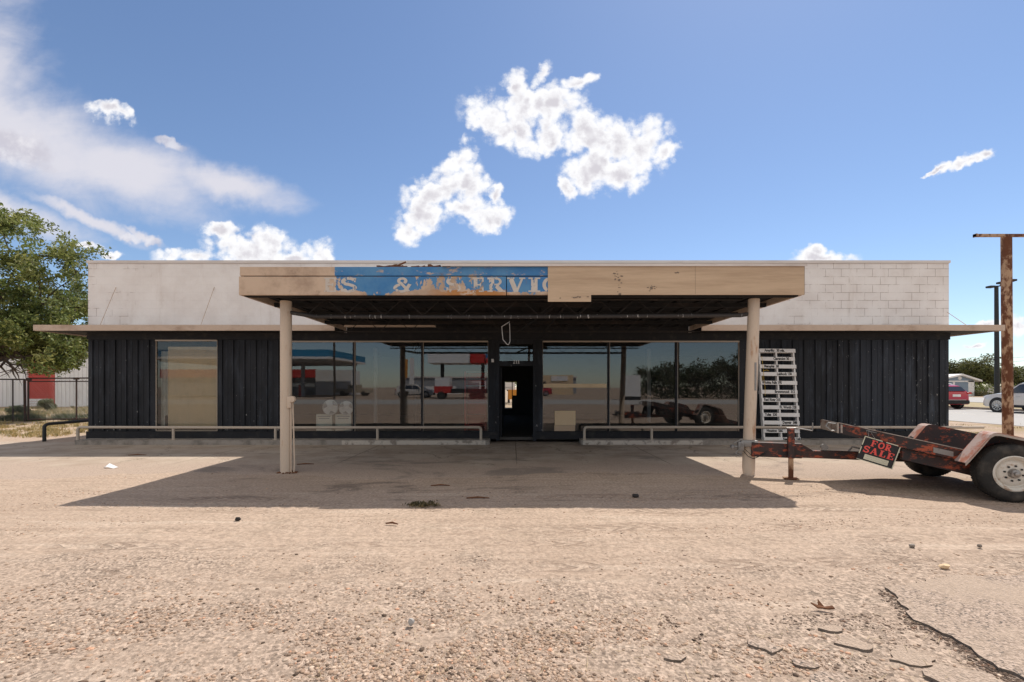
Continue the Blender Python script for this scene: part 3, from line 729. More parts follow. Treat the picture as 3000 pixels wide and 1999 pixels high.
# front wall: header band, siding, pillars, sill band
def siding(x0, x1, z0, z1, nm='siding'):
    bm = B(); box(bm, x0, x1, YW+.004, YW+.06, z0, z1)
    k = x0+.10
    while k < x1-.04:
        box(bm, k, k+.035, YW-.028, YW+.002, z0+.01, z1-.012)
        if k+.17 < x1-.05: box(bm, k+.165, k+.173, YW-.002, YW+.003, z0+.02, z1-.02)
        k += .295
    obj(nm, bm, 'black_siding', bld)
zs0, zs1 = .30, PZ(996, YW)
bm = B(); box(bm, XL, XR, YW-.04, YW+.2, zs1+.003, 2.866)
box(bm, -4.30, 4.60, YW-.040, YW-.003, 2.868, 3.05)
obj('header', bm, 'black_paint', bld)
wl0, wl1 = PX(457, YW), PX(637, YW); sl0, sl1 = PX(852, YW), PX(1430, YW); sr0, sr1 = PX(1590, YW), PX(2165, YW); d0, d1 = PX(1460, YW), PX(1565, YW)
siding(XL, wl0, zs0, zs1); siding(wl1, sl0-.02, zs0, zs1); siding(PX(2178, YW), XR, zs0, zs1)
bm = B()
for a, b_ in ((XL, d0-.02), (d1+.02, XR)): box(bm, a, b_, YW-.06, YW+.2, .1, .296)
obj('sill_band', bm, 'black_paint', bld)
for a, b_ in ((sl0-.016, sl0), (sl1, d0-.052), (d1+.052, sr0), (sr1, PX(2178, YW)-.002)): bm = B(); box(bm, a, b_, YW-.02, YW+.14, .3, zs1); obj('pillar', bm, 'black_siding', bld)
zg0, zg1 = PZ(1264, YW), PZ(1003, YW)
def showcase(x0, x1, mull, z0=None, z1=None, glassm='window_glass', labels=None):
    z0 = z0 or zg0; z1 = z1 or zg1; bm = B()
    box(bm, x0, x1, YW-.03, YW+.06, z1, z1+.035)                               # light top trim
    fr = obj('window', bm, 'rail_paint', bld)
    if labels: fr['label'] = labels
    for za_, zb_, nm_ in ((z1+.037, zs1, 'frame_head'), (.298, z0-.012, 'frame_sill')): bm = B(); box(bm, x0, x1, YW-.028, YW+.10, za_, zb_); obj(nm_, bm, 'black_paint', fr)
    bm = B(); box(bm, x0, x1, YW-.01, YW+.02, z0-.010, z0); box(bm, x0, x0+.008, YW-.01, YW+.02, z0, z1-.002); box(bm, x1-.008, x1, YW-.01, YW+.02, z0, z1-.002)
    obj('bead', bm, 'rail_paint', fr)
    xs_ = [x0+.01]+mull+[x1-.01]
    for a in mull:
        bm = B(); box(bm, a-.03, a+.022, YW-.012, YW+.05, z0, z1-.002); obj('mullion', bm, 'black_paint', fr)
        bm = B(); box(bm, a+.024, a+.032, YW-.014, YW+.02, z0, z1-.002); obj('bead', bm, 'rail_paint', fr)
    for i, (a, b_) in enumerate(zip(xs_, xs_[1:])):
        a2 = a+(.034 if i else 0); b2 = b_-(.032 if i < len(mull) else 0)
        bm = B(); t = (-.002, .003, -.002, .002)[i % 4]
        v = [bm.verts.new(p) for p in ((a2, YW+.02, z0), (b2, YW+.02+t, z0), (b2, YW+.02+t, z1), (a2, YW+.02, z1))]; bm.faces.new(v)
        obj('pane', bm, glassm, fr)
    return fr
showcase(wl0, wl1, [], PZ(1262, YW), PZ(1000, YW), 'dusty_glass', 'single window with tan covering behind the glass')
showcase(sl0, sl1, [PX(1037, YW), PX(1237, YW)], labels='three pane shop window left of the doorway')
showcase(sr0, sr1, [PX(1783, YW), PX(1982, YW)], labels='three pane shop window right of the doorway')
# doorway with transom and house number
yd = YW+.10; zd = PZ(1073, YW)
bm = B(); box(bm, d0-.05, d0+.03, YW-.05, YW+.2, .05, zs1); box(bm, d1-.03, d1+.05, YW-.05, YW+.2, .05, zs1)
box(bm, d0+.03, d1-.03, YW-.03, YW+.12, zd, PZ(1058, YW)); box(bm, d0+.03, d1-.03, YW-.03, YW+.12, PZ(1008, YW), zs1)
door = obj('door_frame', bm, 'black_siding', bld)
bm = B(); v = [bm.verts.new(p) for p in ((d0+.03, YW+.05, PZ(1058, YW)), (d1-.03, YW+.05, PZ(1058, YW)), (d1-.03, YW+.05, PZ(1008, YW)), (d0+.03, YW+.05, PZ(1008, YW)))]; bm.faces.new(v)
obj('transom_pane', bm, 'window_glass', door)
bm = B(); letters(bm, '211', facing(PX(1503, YW), YW-.031, PZ(1066, YW)), .085, .10); obj('house_number', bm, 'white_trim', door)
bm = B(); box(bm, d0+.04, d0+.09, YW+.14, YW+1.0, .14, zd-.02); box(bm, d0+.04, d0+.09, YW+.2, YW+.94, 1.0, 1.06)
obj('open_door', bm, 'black_paint', bld)
bm = B(); box(bm, PX(1440, YW), PX(1447, YW), YW-.045, YW-.022, PZ(1062, YW), PZ(1052, YW), bev=.004); obj('switch_plate', bm, 'white_trim', bld)

# curtain board behind the first window
bm = B(); box(bm, PX(470, YW)+.08, wl1-.02, YW+.16, YW+.18, .34, 2.52); obj('window_board', bm, 'cardboard', bld)
bm = B()
for k in range(5): box(bm, wl0+.04+k*.035, wl0+.055+k*.035, YW+.14, YW+.15, .4+.3*(k > 2), 2.4)
obj('blind_slats', bm, 'cream_box', bld)

# eave: two lengths either side of the canopy, wrapping the ends
YE = F/119.0; ex0, ex1 = PX(97, YE), PX(2945, YE); ze0, ze1 = PZ(969, YE), PZ(952, YE)
cxL, cxR = -4.37, 4.67
def eave(x0, x1, lab):
    bm = B(); box(bm, x0, x1, YE, YE+.03, ze0, ze1)
    e = obj('eave', bm, 'beige_trim', bld, label=lab)
    bm = B(); box(bm, x0, x1, YE+.031, YW-.002, ze1-.055, ze1-.005); obj('eave_roof', bm, 'cap_metal', e)
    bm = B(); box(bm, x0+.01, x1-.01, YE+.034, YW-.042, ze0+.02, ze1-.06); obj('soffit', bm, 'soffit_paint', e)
    return e
eL = eave(ex0, cxL, 'beige eave running left of the canopy'); eR = eave(cxR, ex1, 'beige eave running right of the canopy')
for e, xa, xb in ((eL, ex0, XL-.002), (eR, XR+.002, ex1)):
    bm = B(); box(bm, xa, xb, YW, 19, ze1-.055, ze1-.005); xo = xa if xa < 0 else xb-.03; box(bm, xo, xo+.03, YE+.031, 19, ze0, ze1-.057)
    obj('side_eave', bm, 'beige_trim', e)
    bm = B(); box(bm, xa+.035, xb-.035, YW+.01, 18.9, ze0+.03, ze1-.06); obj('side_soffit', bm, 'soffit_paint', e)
# torn roofing felt where the eave meets the block wall
bm = B(); random.seed(3)
for (a, b_) in ((XL+.2, cxL-.1), (cxR+.1, XR-.1)):
    x = a
    while x < b_:
        L_ = random.uniform(.15, .7); h_ = random.uniform(.0, .035)
        if random.random() < .7: box(bm, x, x+L_, YW-.012, YW-.002, ze1+.012+h_, ze1+.020+h_+random.uniform(0, .012))
        x += L_+random.uniform(0, .25)
obj('flashing', bm, 'black_paint', bld)
for px0, py0, px1, py1 in ((340, 842, 293, 938), (628, 842, 588, 944), (2775, 915, 2832, 950)):
    bm = B(); tube(bm, [(PX(px0, YW), YW-.002, PZ(py0, YW)), (PX(px1, YE+.1), YE+.1, ze1)], .007, 6); obj('tie_rod', bm, 'beige_trim', eL if px0 < 1000 else eR)

# canopy over the doorway
YF = F/183.0; zc0, zc1 = PZ(865, YF), PZ(782, YF)
bm = B(); box(bm, cxL+.06, cxR-.06, YF+.07, YW-.05, zc0+.10, zc0+.13)
k = cxL+.15
while k < cxR-.2:
    box(bm, k, k+.09, YF+.08, YW-.06, zc0+.078, zc0+.098); k += .4
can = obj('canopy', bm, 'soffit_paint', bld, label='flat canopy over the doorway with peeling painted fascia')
bm = B(); box(bm, cxL+.02, cxR-.02, YF+.06, YW-.05, zc1-.1, zc1-.02); obj('deck', bm, 'grey_metal', can)
for a in (cxL+.005, cxR-.055):
    bm = B(); box(bm, a, a+.05, YF+.04, YW-.05, zc0-.0, zc0+.13); box(bm, a+.002, a+.045, YF+.04, YW-.05, zc0+.133, zc1-.02); obj('side_beam', bm, 'beige_trim', can)
for yy_ in (8.35, 9.4, 10.6):
    bm = B(); box(bm, cxL+.06, cxR-.06, yy_, yy_+.06, zc0-.02, zc0+.05); obj('purlin', bm, 'soffit_paint', can)
bm = B(); box(bm, cxL+.06, cxR-.06, YF+.045, YF+.16, zc0-.012, zc0+.05); obj('front_beam', bm, 'soffit_paint', can)
xp = PX(1605, YF); zs = PZ(810, YF)
bm = B(); box(bm, cxL+.01, xp+.1, YF+.004, YF+.04, zs+.012, zc1, bev=.003); obj('upper_fascia', bm, 'upper_fascia', can)
bm = B(); xj = PX(1484, YF); box(bm, cxL, xj-.006, YF-.006, YF+.04, zc0, zs-.004, bev=.004); box(bm, xj+.006, xp+.1, YF-.006, YF+.04, zc0+.002, zs-.006, bev=.004)
obj('lower_fascia', bm, 'lower_fascia', can)
bm = B(); box(bm, cxL+.02, xp+.05, YF+.042, YF+.046, zc0, zc1); obj('fascia_backing', bm, 'black_paint', can)
bm = B(); zn = PZ(885, YF); xn = PX(1731, YF); ztp = PZ(780, YF)
prism(bm, [(xp, zn), (xn, zn), (xn, zc0), (cxR, zc0), (cxR, ztp), (xp, ztp)], YF-.022, YF-.007)
obj('plywood_panel', bm, 'plywood', can)
bm = B()
for a in (PX(2035, YF), PX(2356, YF)-.01): box(bm, a, a+.004, YF-.0235, YF-.0222, zc0+.01, ztp-.01)
random.seed(5)
for (px, py, n_, wd, hg) in ((1806, 812, 10, 12, 16), (1812, 840, 7, 6, 28), (1908, 843, 12, 18, 8), (1690, 872, 10, 45, 3), (1985, 800, 4, 8, 5)):
    for i in range(n_):
        a = PX(px+random.gauss(0, wd*.5), YF); c = PZ(py+random.gauss(0, hg*.5), YF); s_ = random.uniform(.008, .03)
        if zn+.02 < c < ztp-.04: prism(bm, [(a+s_*math.cos(t)*random.uniform(.5, 1.3), c+s_*.6*math.sin(t)*random.uniform(.5, 1.2)) for t in (0, 1, 2.1, 3.2, 4.2, 5.3)], YF-.0248-i*.0002, YF-.0221)
obj('chipped_patch', bm, 'chipped_wood', can)
bm = B(); box(bm, PX(1295, YF), cxR+.03, YF-.04, YF+.1, ztp+.004, ztp+.03); box(bm, PX(1295, YF), cxR+.03, YF-.046, YF-.041, ztp-.012, ztp+.03); obj('roof_edge_trim', bm, 'cap_metal', can)
bm = B(); random.seed(9)                                  # torn roofing rolled up along the canopy edge
for (a, b_, hmax) in ((1103, 1182, .045), (1204, 1300, .05)):
    x = PX(a, YF)
    while x < PX(b_, YF):
        L_ = random.uniform(.05, .14); h0, h1 = random.uniform(.008, hmax), random.uniform(.005, hmax)
        prism(bm, [(x, zc1+.002), (x+L_, zc1+.002), (x+L_+random.uniform(-.03, .03), zc1+h1), (x+L_*.5, zc1+h0*1.1), (x, zc1+h0)], YF+random.uniform(.0, .04), YF+random.uniform(.05, .16)); x += L_*.8
prism(bm, [(PX(1155, YF), zc1+.015), (PX(1188, YF), PZ(765, YF)), (PX(1189, YF), PZ(769, YF)), (PX(1160, YF), zc1+.003)], YF+.01, YF+.03)
obj('torn_roofing', bm, 'bark_chip', can)
# old lettering
for ch, px0, px1 in (('E', 950, 986), ('S', 998, 1046), ('&', 1153, 1206), ('S', 1306, 1350), ('E', 1384, 1418), ('R', 1428, 1482), ('V', 1486, 1540), ('I', 1548, 1584), ('C', 1588, 1632)):
    h_ = PZ(814, YF)-PZ(856, YF); wd = {'E': .8, 'S': .74, '&': .86, 'R': .95, 'V': .98, 'I': .54, 'C': .86}[ch]
    M = facing(PX(px0, YF), YF-.0065, PZ(856, YF)) @ Matrix.Diagonal(((PX(px1, YF)-PX(px0, YF))/(wd*h_), 1, 1, 1))
    bm = B(); letters(bm, ch, M, h_, depth=.002); obj('letter', bm, 'peeling_white', can)
# posts
YP1, YP2 = 7.85, 7.66
def post(pts, r, lab):
    bm = B(); tube(bm, pts, r, 24); p = obj('post', bm, 'post_paint', can, smooth=True, label=lab); return p
xP1 = PX(838, YP1); post([(xP1, YP1, -.02), (xP1, YP1, zc0-.012)], .092, 'straight left canopy post with conduit')
xb, xt = PX(2194, YP2), PX(2207, YP2)+.01
post([(xb, YP2, -.02), (xb-.006, YP2, .12), (xb+.015, YP2, .9), (xt-.02, YP2, 2.2), (xt, YP2, zc0-.012)], [.085, .098, .092, .092, .088], 'leaning rust streaked right canopy post')
bm = B(); box(bm, xt-.02, xt+.012, YP2-.1, YP2-.085, 1.55, 2.1) if False else None
box(bm, xb+.045, xb+.075, YP2-.098, YP2-.075, 1.40, 1.86); obj('bracket', bm, 'galvanised', can)
bm = B(); xc = PX(856, YP1)
tube(bm, [(xc, YP1-.04, .0), (xc, YP1-.04, 1.15)], .014, 10); tube(bm, [(xc+.04, YP1-.03, -.02), (xc+.055, YP1-.03, .15), (xc+.03, YP1-.04, 1.2)], .013, 10); obj('conduit', bm, 'post_paint', can, smooth=True)
bm = B(); box(bm, xc-.05, xc+.02, YP1-.09, YP1-.01, 1.10, 1.30, bev=.012); lathe(bm, [(.05, -.05), (.055, -.04), (.055, .0), (.03, .012)], Matrix.Translation((xc+.035, YP1-.05, 1.25)), 16); obj('junction_box', bm, 'post_paint', can, smooth=True)
# open web joist across the posts and a second behind it
zj = PZ(928, YP1)
bm = B(); tube(bm, [(xP1, YP1, zj+.08), (xP1+.5, YP1, zj), (0, YP1, zj-.005), (xt-.2, YP2+.05, zj), (xt, YP2, zj+.03)], .034, 12); obj('tie_beam', bm, 'stained_beam', can, smooth=True)
for yy_, nm_ in ((YP1, 0), (9.9, 1)):
    bm = B(); x = xP1+.35; up = False; zb = zj+.02 if not nm_ else zc0-.28
    while x < xt-.4:
        a = zb if not up else zc0+.04; c = zc0+.04 if not up else zb
        tube(bm, [(x, yy_, a), (x+.33, yy_, c)], .0075, 5); x += .33; up = not up
    tube(bm, [(xP1+.1, yy_+.002, zc0+.02), (xt-.1, yy_+.002, zc0+.02)], .02, 6)
    if nm_: tube(bm, [(xP1+.1, yy_, zb), (xt-.1, yy_, zb)], .018, 6)
    obj('web_joist', bm, 'joist_paint', can)
bm = B(); tube(bm, [(PX(1515, 9.2), 9.2, 2.55), (PX(1620, 8.3), 8.3, 2.88)], .02, 6); tube(bm, [(PX(1575, 9.6), 9.6, 2.45), (PX(1650, 8.3), 8.3, 2.86)], .02, 6); obj('brace', bm, 'soffit_paint', can)
bm = B(); box(bm, PX(1008, 10.2), PX(1276, 10.2), 10.2, 10.28, PZ(958, 10.2), PZ(954, 10.2)+.01); obj('batten_light', bm, 'beige_trim', can)
wl = [(1493, 943), (1470, 957), (1471, 975), (1474, 995), (1486, 1009), (1489, 1010), (1494, 1000), (1494, 975), (1493, 946)]
bm = B(); tube(bm, [(PX(a, 8.4)+random.uniform(-.004, .004), 8.4+.01*i, PZ(b_, 8.4)) for i, (a, b_) in enumerate(wl)], .0055, 6); obj('hanging_wire', bm, 'white_trim', can, smooth=True)
# dirt collar at the foot of the left post
bm = B(); random.seed(4)
for i in range(26):
    a = random.uniform(0, 2*PI); r_ = random.uniform(.07, .16); x_, y_ = xP1+.04+r_*math.cos(a)*1.2, YP1-.04+r_*math.sin(a)*.7
    lathe(bm, [(.01, -.008), (.022, 0), (.008, .012)], Matrix.Translation((x_, y_, .012)) @ Matrix.Rotation(R(90), 4, 'X') @ Matrix.Rotation(a, 4, 'Y') @ Matrix.Diagonal((1.6, 1, .7, 1)), 6)
fin(obj('leaf_litter', bm, 'bark_chip'), 'dark leaf litter piled round the foot of the left post', 'leaf litter', kind='stuff')

# low walk with painted kerb under the windows
for x0, x1, xw in ((PX(238, 11.75), PX(1434, 11.55), 'left'), (PX(1704, 11.55), XR+.02, 'right')):
    bm = B(); yf = YW-.52
    pts = [(x0, yf+.04), (x0+.04, yf), (x1-.05, yf), (x1, yf+.05), (x1, YW-.062), (x0, YW-.062)]
    prism(bm, pts, 0, .118, axis='Z'); o = obj('sidewalk', bm, 'curb_concrete'); o['kind'] = 'structure'
    bm = B(); a, b_ = (PX(1000, 11.5), x1-.1) if xw == 'left' else (x0+.03, PX(2060, 11.5))
    box(bm, a, b_, yf-.004, yf-.001, .01, .112); box(bm, a, b_, yf, yf+.10, .1185, .1215); o = obj('kerb', bm, 'curb_paint'); o['kind'] = 'structure'

# pipe rails
def rail(name, lab, path, posts, r, mat, zfoot=.118):
    t = thing(name, lab, 'rail', (path[0][0], path[0][1], 0), group='low pipe rails round the storefront')
    bm = B(); tube(bm, path, r, 12); obj('rail_pipe', bm, mat, t, smooth=True)
    for p, zt in posts:
        bm = B(); tube(bm, [(p[0], p[1], zfoot), (p[0], p[1], zt)], r*.96, 12); box(bm, p[0]-.06, p[0]+.06, p[1]-.05, p[1]+.05, zfoot, zfoot+.008); obj('rail_post', bm, mat, t, smooth=True)
yr = 11.66; zr = PZ(1252, yr)
def rx(px): return PX(px, yr)
def bend(x, s): return [(x, yr, .118), (x, yr, zr-.06), (x+s*.02, yr, zr-.018), (x+s*.06, yr, zr)]
rail('pipe_rail', 'long beige pipe rail in front of the windows left of the doorway', bend(rx(228), 1)+[(rx(800), yr, zr-.012)]+bend(rx(1409), -1)[::-1], [((rx(a), yr), zr-.02) for a in (508, 807, 1106)], .034, 'rail_paint')
rail('pipe_rail', 'long beige pipe rail behind the trailer, right of the doorway', bend(rx(1712), 1)+[(rx(2869), yr-.1, zr+.004)], [((rx(a), yr), zr-.02) for a in (1909, 2560)], .034, 'rail_paint')
xk = PX(141, 12.4)
rail('pipe_rail', 'short black pipe rail at the left corner of the building', [(xk, 12.3, 0), (xk, 12.3, .40), (xk+.01, 12.34, .445), (xk+.02, 12.42, .46), (xk-.1, 16, .46)], [((xk-.08, 15.2), .44)], .042, 'dark_pipe', 0)

# things standing in the windows
for px, t in ((950, 'left'), (1006, 'right')):
    bm = B(); a, c = PX(px-24, YW+.05), PX(px+23, YW+.05); box(bm, a, c, YW+.05, YW+.28, .305, PZ(1214, YW+.05), bev=.006)
    o = thing('box', 'cream carton under the %s white wheel cover, inside the shop window' % t, 'box', ((a+c)/2, YW+.26, .31), group='cartons in the left shop window'); obj('carton', bm, 'cream_box', o)
    bm = B(); box(bm, a+.04, c-.04, YW+.049, YW+.0495, PZ(1222, YW), PZ(1219, YW)); box(bm, a+.07, c-.07, YW+.049, YW+.0495, PZ(1228, YW), PZ(1225.5, YW)); obj('print', bm, 'galvanised', o)
for px, py, r_, t in ((968, 1194, 23, 'left'), (1014, 1196, 21, 'right')):
    Yc = YW+.05; rr = r_*Yc/F; M = Matrix.Translation((PX(px, Yc), Yc, PZ(py, Yc)))
    o = thing('wheel_cover', 'round white three spoke wheel cover, %s of the pair in the window' % t, 'wheel cover', (PX(px, Yc), Yc, PZ(py, Yc)-rr), group='white wheel covers in the shop window')
    bm = B(); lathe(bm, [(rr*.86, .012), (rr*.9, -.012), (rr*.97, -.018), (rr, 0), (rr, .02), (rr*.86, .02)], M, 40, False); obj('ring', bm, 'white_paint', o, smooth=True)
    bm = B(); lathe(bm, [(rr*.10, -.02), (rr*.3, -.012), (rr*.46, .0), (rr*.46, .012)], M, 30)
    for k in range(3):
        a = R(90+120*k+(12 if t == 'left' else -6)); pts = [(rr*.9*math.cos(a+s_), rr*.9*math.sin(a+s_)) for s_ in (-.52, -.3, 0, .3, .52)]+[(rr*.42*math.cos(a+s_), rr*.42*math.sin(a+s_)) for s_ in (.95, .3, -.3, -.95)]
        prism(bm, [(p[0], p[1]) for p in pts], -.008-.001*k, .006, M=M)
    obj('spokes', bm, 'white_paint', o)
    bm = B(); lathe(bm, [(rr*.85, .012), (rr*.85, .016)], M, 30); obj('back_disc', bm, 'galvanised', o)
Yc = YW-.035
o = thing('cardboard_sheet', 'square tan cardboard sheet covering the lower corner of the window right of the doorway', 'cardboard', (PX(1655, Yc), Yc, .31))
bm = B(); box(bm, PX(1625, Yc), PX(1686, Yc), Yc, Yc+.012, PZ(1246, Yc), PZ(1204, Yc)); obj('sheet', bm, 'cardboard', o)
bm = B(); box(bm, PX(1624, Yc), PX(1685, Yc), Yc+.002, Yc+.014, .305, PZ(1246.5, Yc)); obj('lower_flap', bm, 'plywood', o)
bm = B(); box(bm, PX(1592, Yc), PX(1777, Yc), Yc, Yc+.02, PZ(1136, Yc), PZ(1125, Yc)); fin(obj('plank', bm, 'cardboard', loc=(PX(1685, Yc), Yc, PZ(1136, Yc))), 'horizontal tan plank across the first pane right of the doorway', 'plank')
# red display rack inside the left shop window
t = thing('display_rack', 'dark red rack with shelves inside the shop window beside the doorway', 'rack', (PX(1400, 13), 13.0, .12))
xa, xb_ = PX(1365, 13), PX(1424, 13)
bm = B()
for x_ in (xa, xb_): box(bm, x_-.02, x_+.02, 12.8, 13.3, .12, PZ(1090, 13))
box(bm, xa+.02, xb_-.02, 13.28, 13.3, .2, PZ(1092, 13)); obj('rack_frame', bm, 'store_red', t)
for pz in (1090, 1110, 1130, 1152, 1180, 1215, 1245):
    bm = B(); box(bm, xa+.02, xb_-.02, 12.82, 13.27, PZ(pz+2, 13), PZ(pz, 13)); obj('shelf', bm, 'store_red' if pz > 1140 else 'white_paint', t)

# ================================================================== DISTANCE BOARD made of a painted pallet
YB = 11.55
def bpt(px, py): # leaning board: nearer at the foot
    f_ = (py-1022)/(1297-1022); return Vector((PX(px, 11.9-.30*f_), 11.9-.30*f_, PZ(py, 11.9-.30*f_)))
tl, tr_, bl, br_ = bpt(2222, 1022), bpt(2330, 1023), bpt(2238, 1296), bpt(2342, 1296)
brd = thing('distance_board', 'tall white slatted pallet painted with town names and miles, leaning on the wall', 'sign', tuple((bl+br_)/2))
up = (tl-bl).normalized(); rt = (br_-bl).normalized(); nrm = rt.cross(up).normalized(); rt = up.cross(nrm)
if nrm.y > 0: nrm = -nrm
Hh = (tl-bl).length; Ww = (br_-bl).length+.03
MB_ = Matrix(((rt.x, up.x, nrm.x, bl.x), (rt.y, up.y, nrm.y, bl.y), (rt.z, up.z, nrm.z, bl.z), (0, 0, 0, 1)))
rows = [('Amarillo   30 mls.', .16), ('Clarendon 30', .42), ('Memphis  58', .12), ('Lubbock 130', .50), ('Wichita Falls 195', .03), ('Brownwood  312', .40), ('Red River 315', .06), ('Ft. Worth 328', .52), ('Tulsa  330', .06), ('Denver  388', .58), ('Houston  566', .08), ('New York 1681', .56)]
tops = [1020, 1045, 1068, 1091, 1117, 1144, 1168, 1190, 1212, 1235, 1259, 1283]
random.seed(2)
for (tx, off), pt in zip(rows, tops):
    v1 = Hh*(1-(pt-1020)/(1298-1020)); v0 = v1-.098; du = random.uniform(-.008, .008)
    bm = B(); box(bm, du, Ww+du+random.uniform(-.005, .012), v0, v1, 0, .018, M=MB_, bev=.002); sl = obj('slat', bm, 'white_paint', brd)
    bm = text_bm(tx, .095, MB_ @ Matrix.Translation((Ww*off*.9+.01, v0+.022, .0195)) @ Matrix.Diagonal((.76, 1, 1, 1)), .0035); obj('lettering', bm, 'black_letter', sl)
for u in (0, Ww*.47, Ww-.045):
    bm = B(); box(bm, u+.002, u+.04, .01, Hh-.01, -.095, -.002, M=MB_); obj('stringer', bm, 'white_paint', brd)
bm = B()
for i in (0, 5, 11): v = Hh*(1-(tops[i]-1020)/278)-.095; box(bm, .0, Ww, v, v+.085, -.114, -.097, M=MB_)
obj('back_slats', bm, 'white_paint', brd)
bm = B(); tube(bm, [MB_ @ Vector(p) for p in ((.06, Hh-.20, .02), (.075, Hh-.42, .028), (.085, Hh-.62, .024), (.075, Hh-.8, .03), (.10, Hh-1.0, .022), (.09, Hh-1.22, .02))], .004, 5)
tube(bm, [MB_ @ Vector(p) for p in ((.085, Hh-.58, .026), (.16, Hh-.56, .04), (.22, Hh-.585, .03))], .005, 5); tube(bm, [MB_ @ Vector(p) for p in ((.05, Hh-.7, .022), (.03, Hh-.85, .022))], .004, 5)
p0 = MB_ @ Vector((.08, Hh-.6, .03)); fin(obj('rope', bm, 'yellow_rope', loc=tuple(p0)), 'thin yellow cord tied to the white distance board', 'rope')

# ================================================================== TRAILER
TH = R(163.0); TO = (6.62, 6.74, 0)
tr = thing('utility_trailer', 'rusty tilt bed equipment trailer with front of its bed raised', 'trailer', TO, TH)
MT = XF[tr.name]                                          # local: +x towards the coupler, +y towards the camera
def tob(name, bm, mat, par=None, **k): return obj(name, bm, mat, par or tr, local=True, **k)
def bz(t): return .525+.23*t                              # top of the tilted bed
def TL_(px, py, wv):                                      # photo ray onto the trailer's vertical plane y_local = wv
    o_, u_, n_ = Vector(TO), MT.to_3x3() @ Vector((1, 0, 0)), MT.to_3x3() @ Vector((0, 1, 0)); q = (px-CX)/F; base = o_+n_*wv
    t_ = (base.x-q*base.y)/(q*u_.y-u_.x); Y = base.y+u_.y*t_; return t_, PZ(py, Y)
bm = B(); box(bm, -1.6, 2.62, -.055, .055, .335, .455, bev=.008); tob('drawbar', bm, 'trailer_paint')
bm = B(); box(bm, 2.1, 2.82, -.065, .065, .325, .56, bev=.01); prism(bm, [(1.95, .458), (2.1, .55), (2.1, .458)], -.05, .05); tob('drawbar_head', bm, 'trailer_paint')
bm = B(); box(bm, 2.72, 2.98, -.05, .05, .475, .585, bev=.02); box(bm, 2.93, 3.02, -.06, .06, .40, .56, bev=.015); tube(bm, [(2.97, 0, .47), (3.12, 0, .465)], .025, 10); lathe(bm, [(.02, -.05), (.035, -.03), (.035, .03), (.02, .05)], Matrix.Translation((3.1, 0, .465)), 14)
tube(bm, [(3.02, .05, .42), (3.06, .06, .37), (3.02, .05, .34), (2.97, .05, .38)], .009, 6); tube(bm, [(3.08, .04, .53), (3.0, .05, .58), (2.95, .04, .60)], .01, 6)
tob('coupler', bm, 'galvanised', smooth=True)
bm = B(); random.seed(8)
tube(bm, [(2.95, .05, .42), (2.88, .08, .33), (2.80, .075, .29), (2.70, .075, .34), (2.62, .07, .38)], .006, 6); tube(bm, [(2.92, .06, .44), (2.84, .085, .36), (2.74, .08, .33), (2.6, .07, .42)], .005, 6)
tob('wiring', bm, 'dark_pipe')
bm = B(); box(bm, 2.225, 2.315, .068, .148, .33, .80, bev=.006); box(bm, 2.205, 2.335, .058, .068, .34, .55); jk = tob('jack', bm, 'trailer_paint')
bm = B(); box(bm, 2.24, 2.30, .078, .138, .02, .33); tob('jack_leg', bm, 'rust_pole', jk)
bm = B(); box(bm, 2.17, 2.37, .03, .19, .0, .022, bev=.004); tob('foot_plate', bm, 'rust_pole', jk)
bm = B(); tube(bm, [(2.33, .108, .805), (2.20, .108, .81), (1.98, .13, .775), (1.975, .13, .79), (1.975, .13, .90)], .010, 8); tob('crank_handle', bm, 'galvanised', jk)
bm = B(); lathe(bm, [(.045, -.03), (.05, -.03), (.05, .03), (.045, .03)], Matrix.Translation((1.78, 0, .51)), 16); tob('ring', bm, 'galvanised', smooth=True); bm = B(); tube(bm, [(1.45, 0, .46), (1.40, 0, .53), (1.28, .02, .50)], .012, 6); tube(bm, [(1.30, .0, .47), (1.22, .0, .55), (1.08, .02, .52), (1.05, .02, .46)], .016, 8); tob('latch_handle', bm, 'galvanised', smooth=True); bm = B(); box(bm, 1.02, 1.12, -.04, .05, .457, .54, bev=.01)
tob('latch', bm, 'galvanised', smooth=True)
# bed
tip, wn, wf = 1.70, .36, .72
outline = [(tip, -wn), (tip, wn), (.75, wf), (-2.6, wf), (-2.6, -wf), (.75, -wf)]
def tilt_prism(bm, pts, dz0, dz1):
    A = [bm.verts.new((x, y, bz(x)+dz0)) for x, y in pts]; C = [bm.verts.new((x, y, bz(x)+dz1)) for x, y in pts]
    bm.faces.new(A[::-1]); bm.faces.new(C)
    for i in range(len(pts)): j = (i+1) % len(pts); bm.faces.new((A[i], A[j], C[j], C[i]))
bm = B(); tilt_prism(bm, [(x*.995, y*.93) for x, y in outline], -.05, -.022)
bed = tob('bed', bm, 'trailer_paint')
def side_bar(y0a, y1a, y0b, y1b, xa, xb_, d0_, d1_, mat, name='side_rail', par=None):
    bm = B(); tilt_prism(bm, [(xa, y0a), (xa, y1a), (xb_, y1b), (xb_, y0b)], d0_, d1_); return tob(name, bm, mat, par)
for s in (1, -1):
    side_bar(s*(wn-.035), s*wn, s*(wf-.035), s*wf, tip, .75, -.15, 0, 'trailer_paint')
    side_bar(s*(wf-.035), s*wf, s*(wf-.035), s*wf, .749, -2.6, -.15, 0, 'trailer_paint')
    side_bar(s*(wn-.045), s*(wn+.012), s*(wf-.045), s*(wf+.012), tip, .75, .002, .012, 'steel_edge', 'edge_strip', bed)
    side_bar(s*(wf-.045), s*(wf+.012), s*(wf-.045), s*(wf+.012), .749, -2.6, .002, .012, 'steel_edge', 'edge_strip', bed)
side_bar(-wn, wn, -wn, wn, tip+.02, tip-.02, -.15, -.001, 'steel_edge', 'nose_plate')
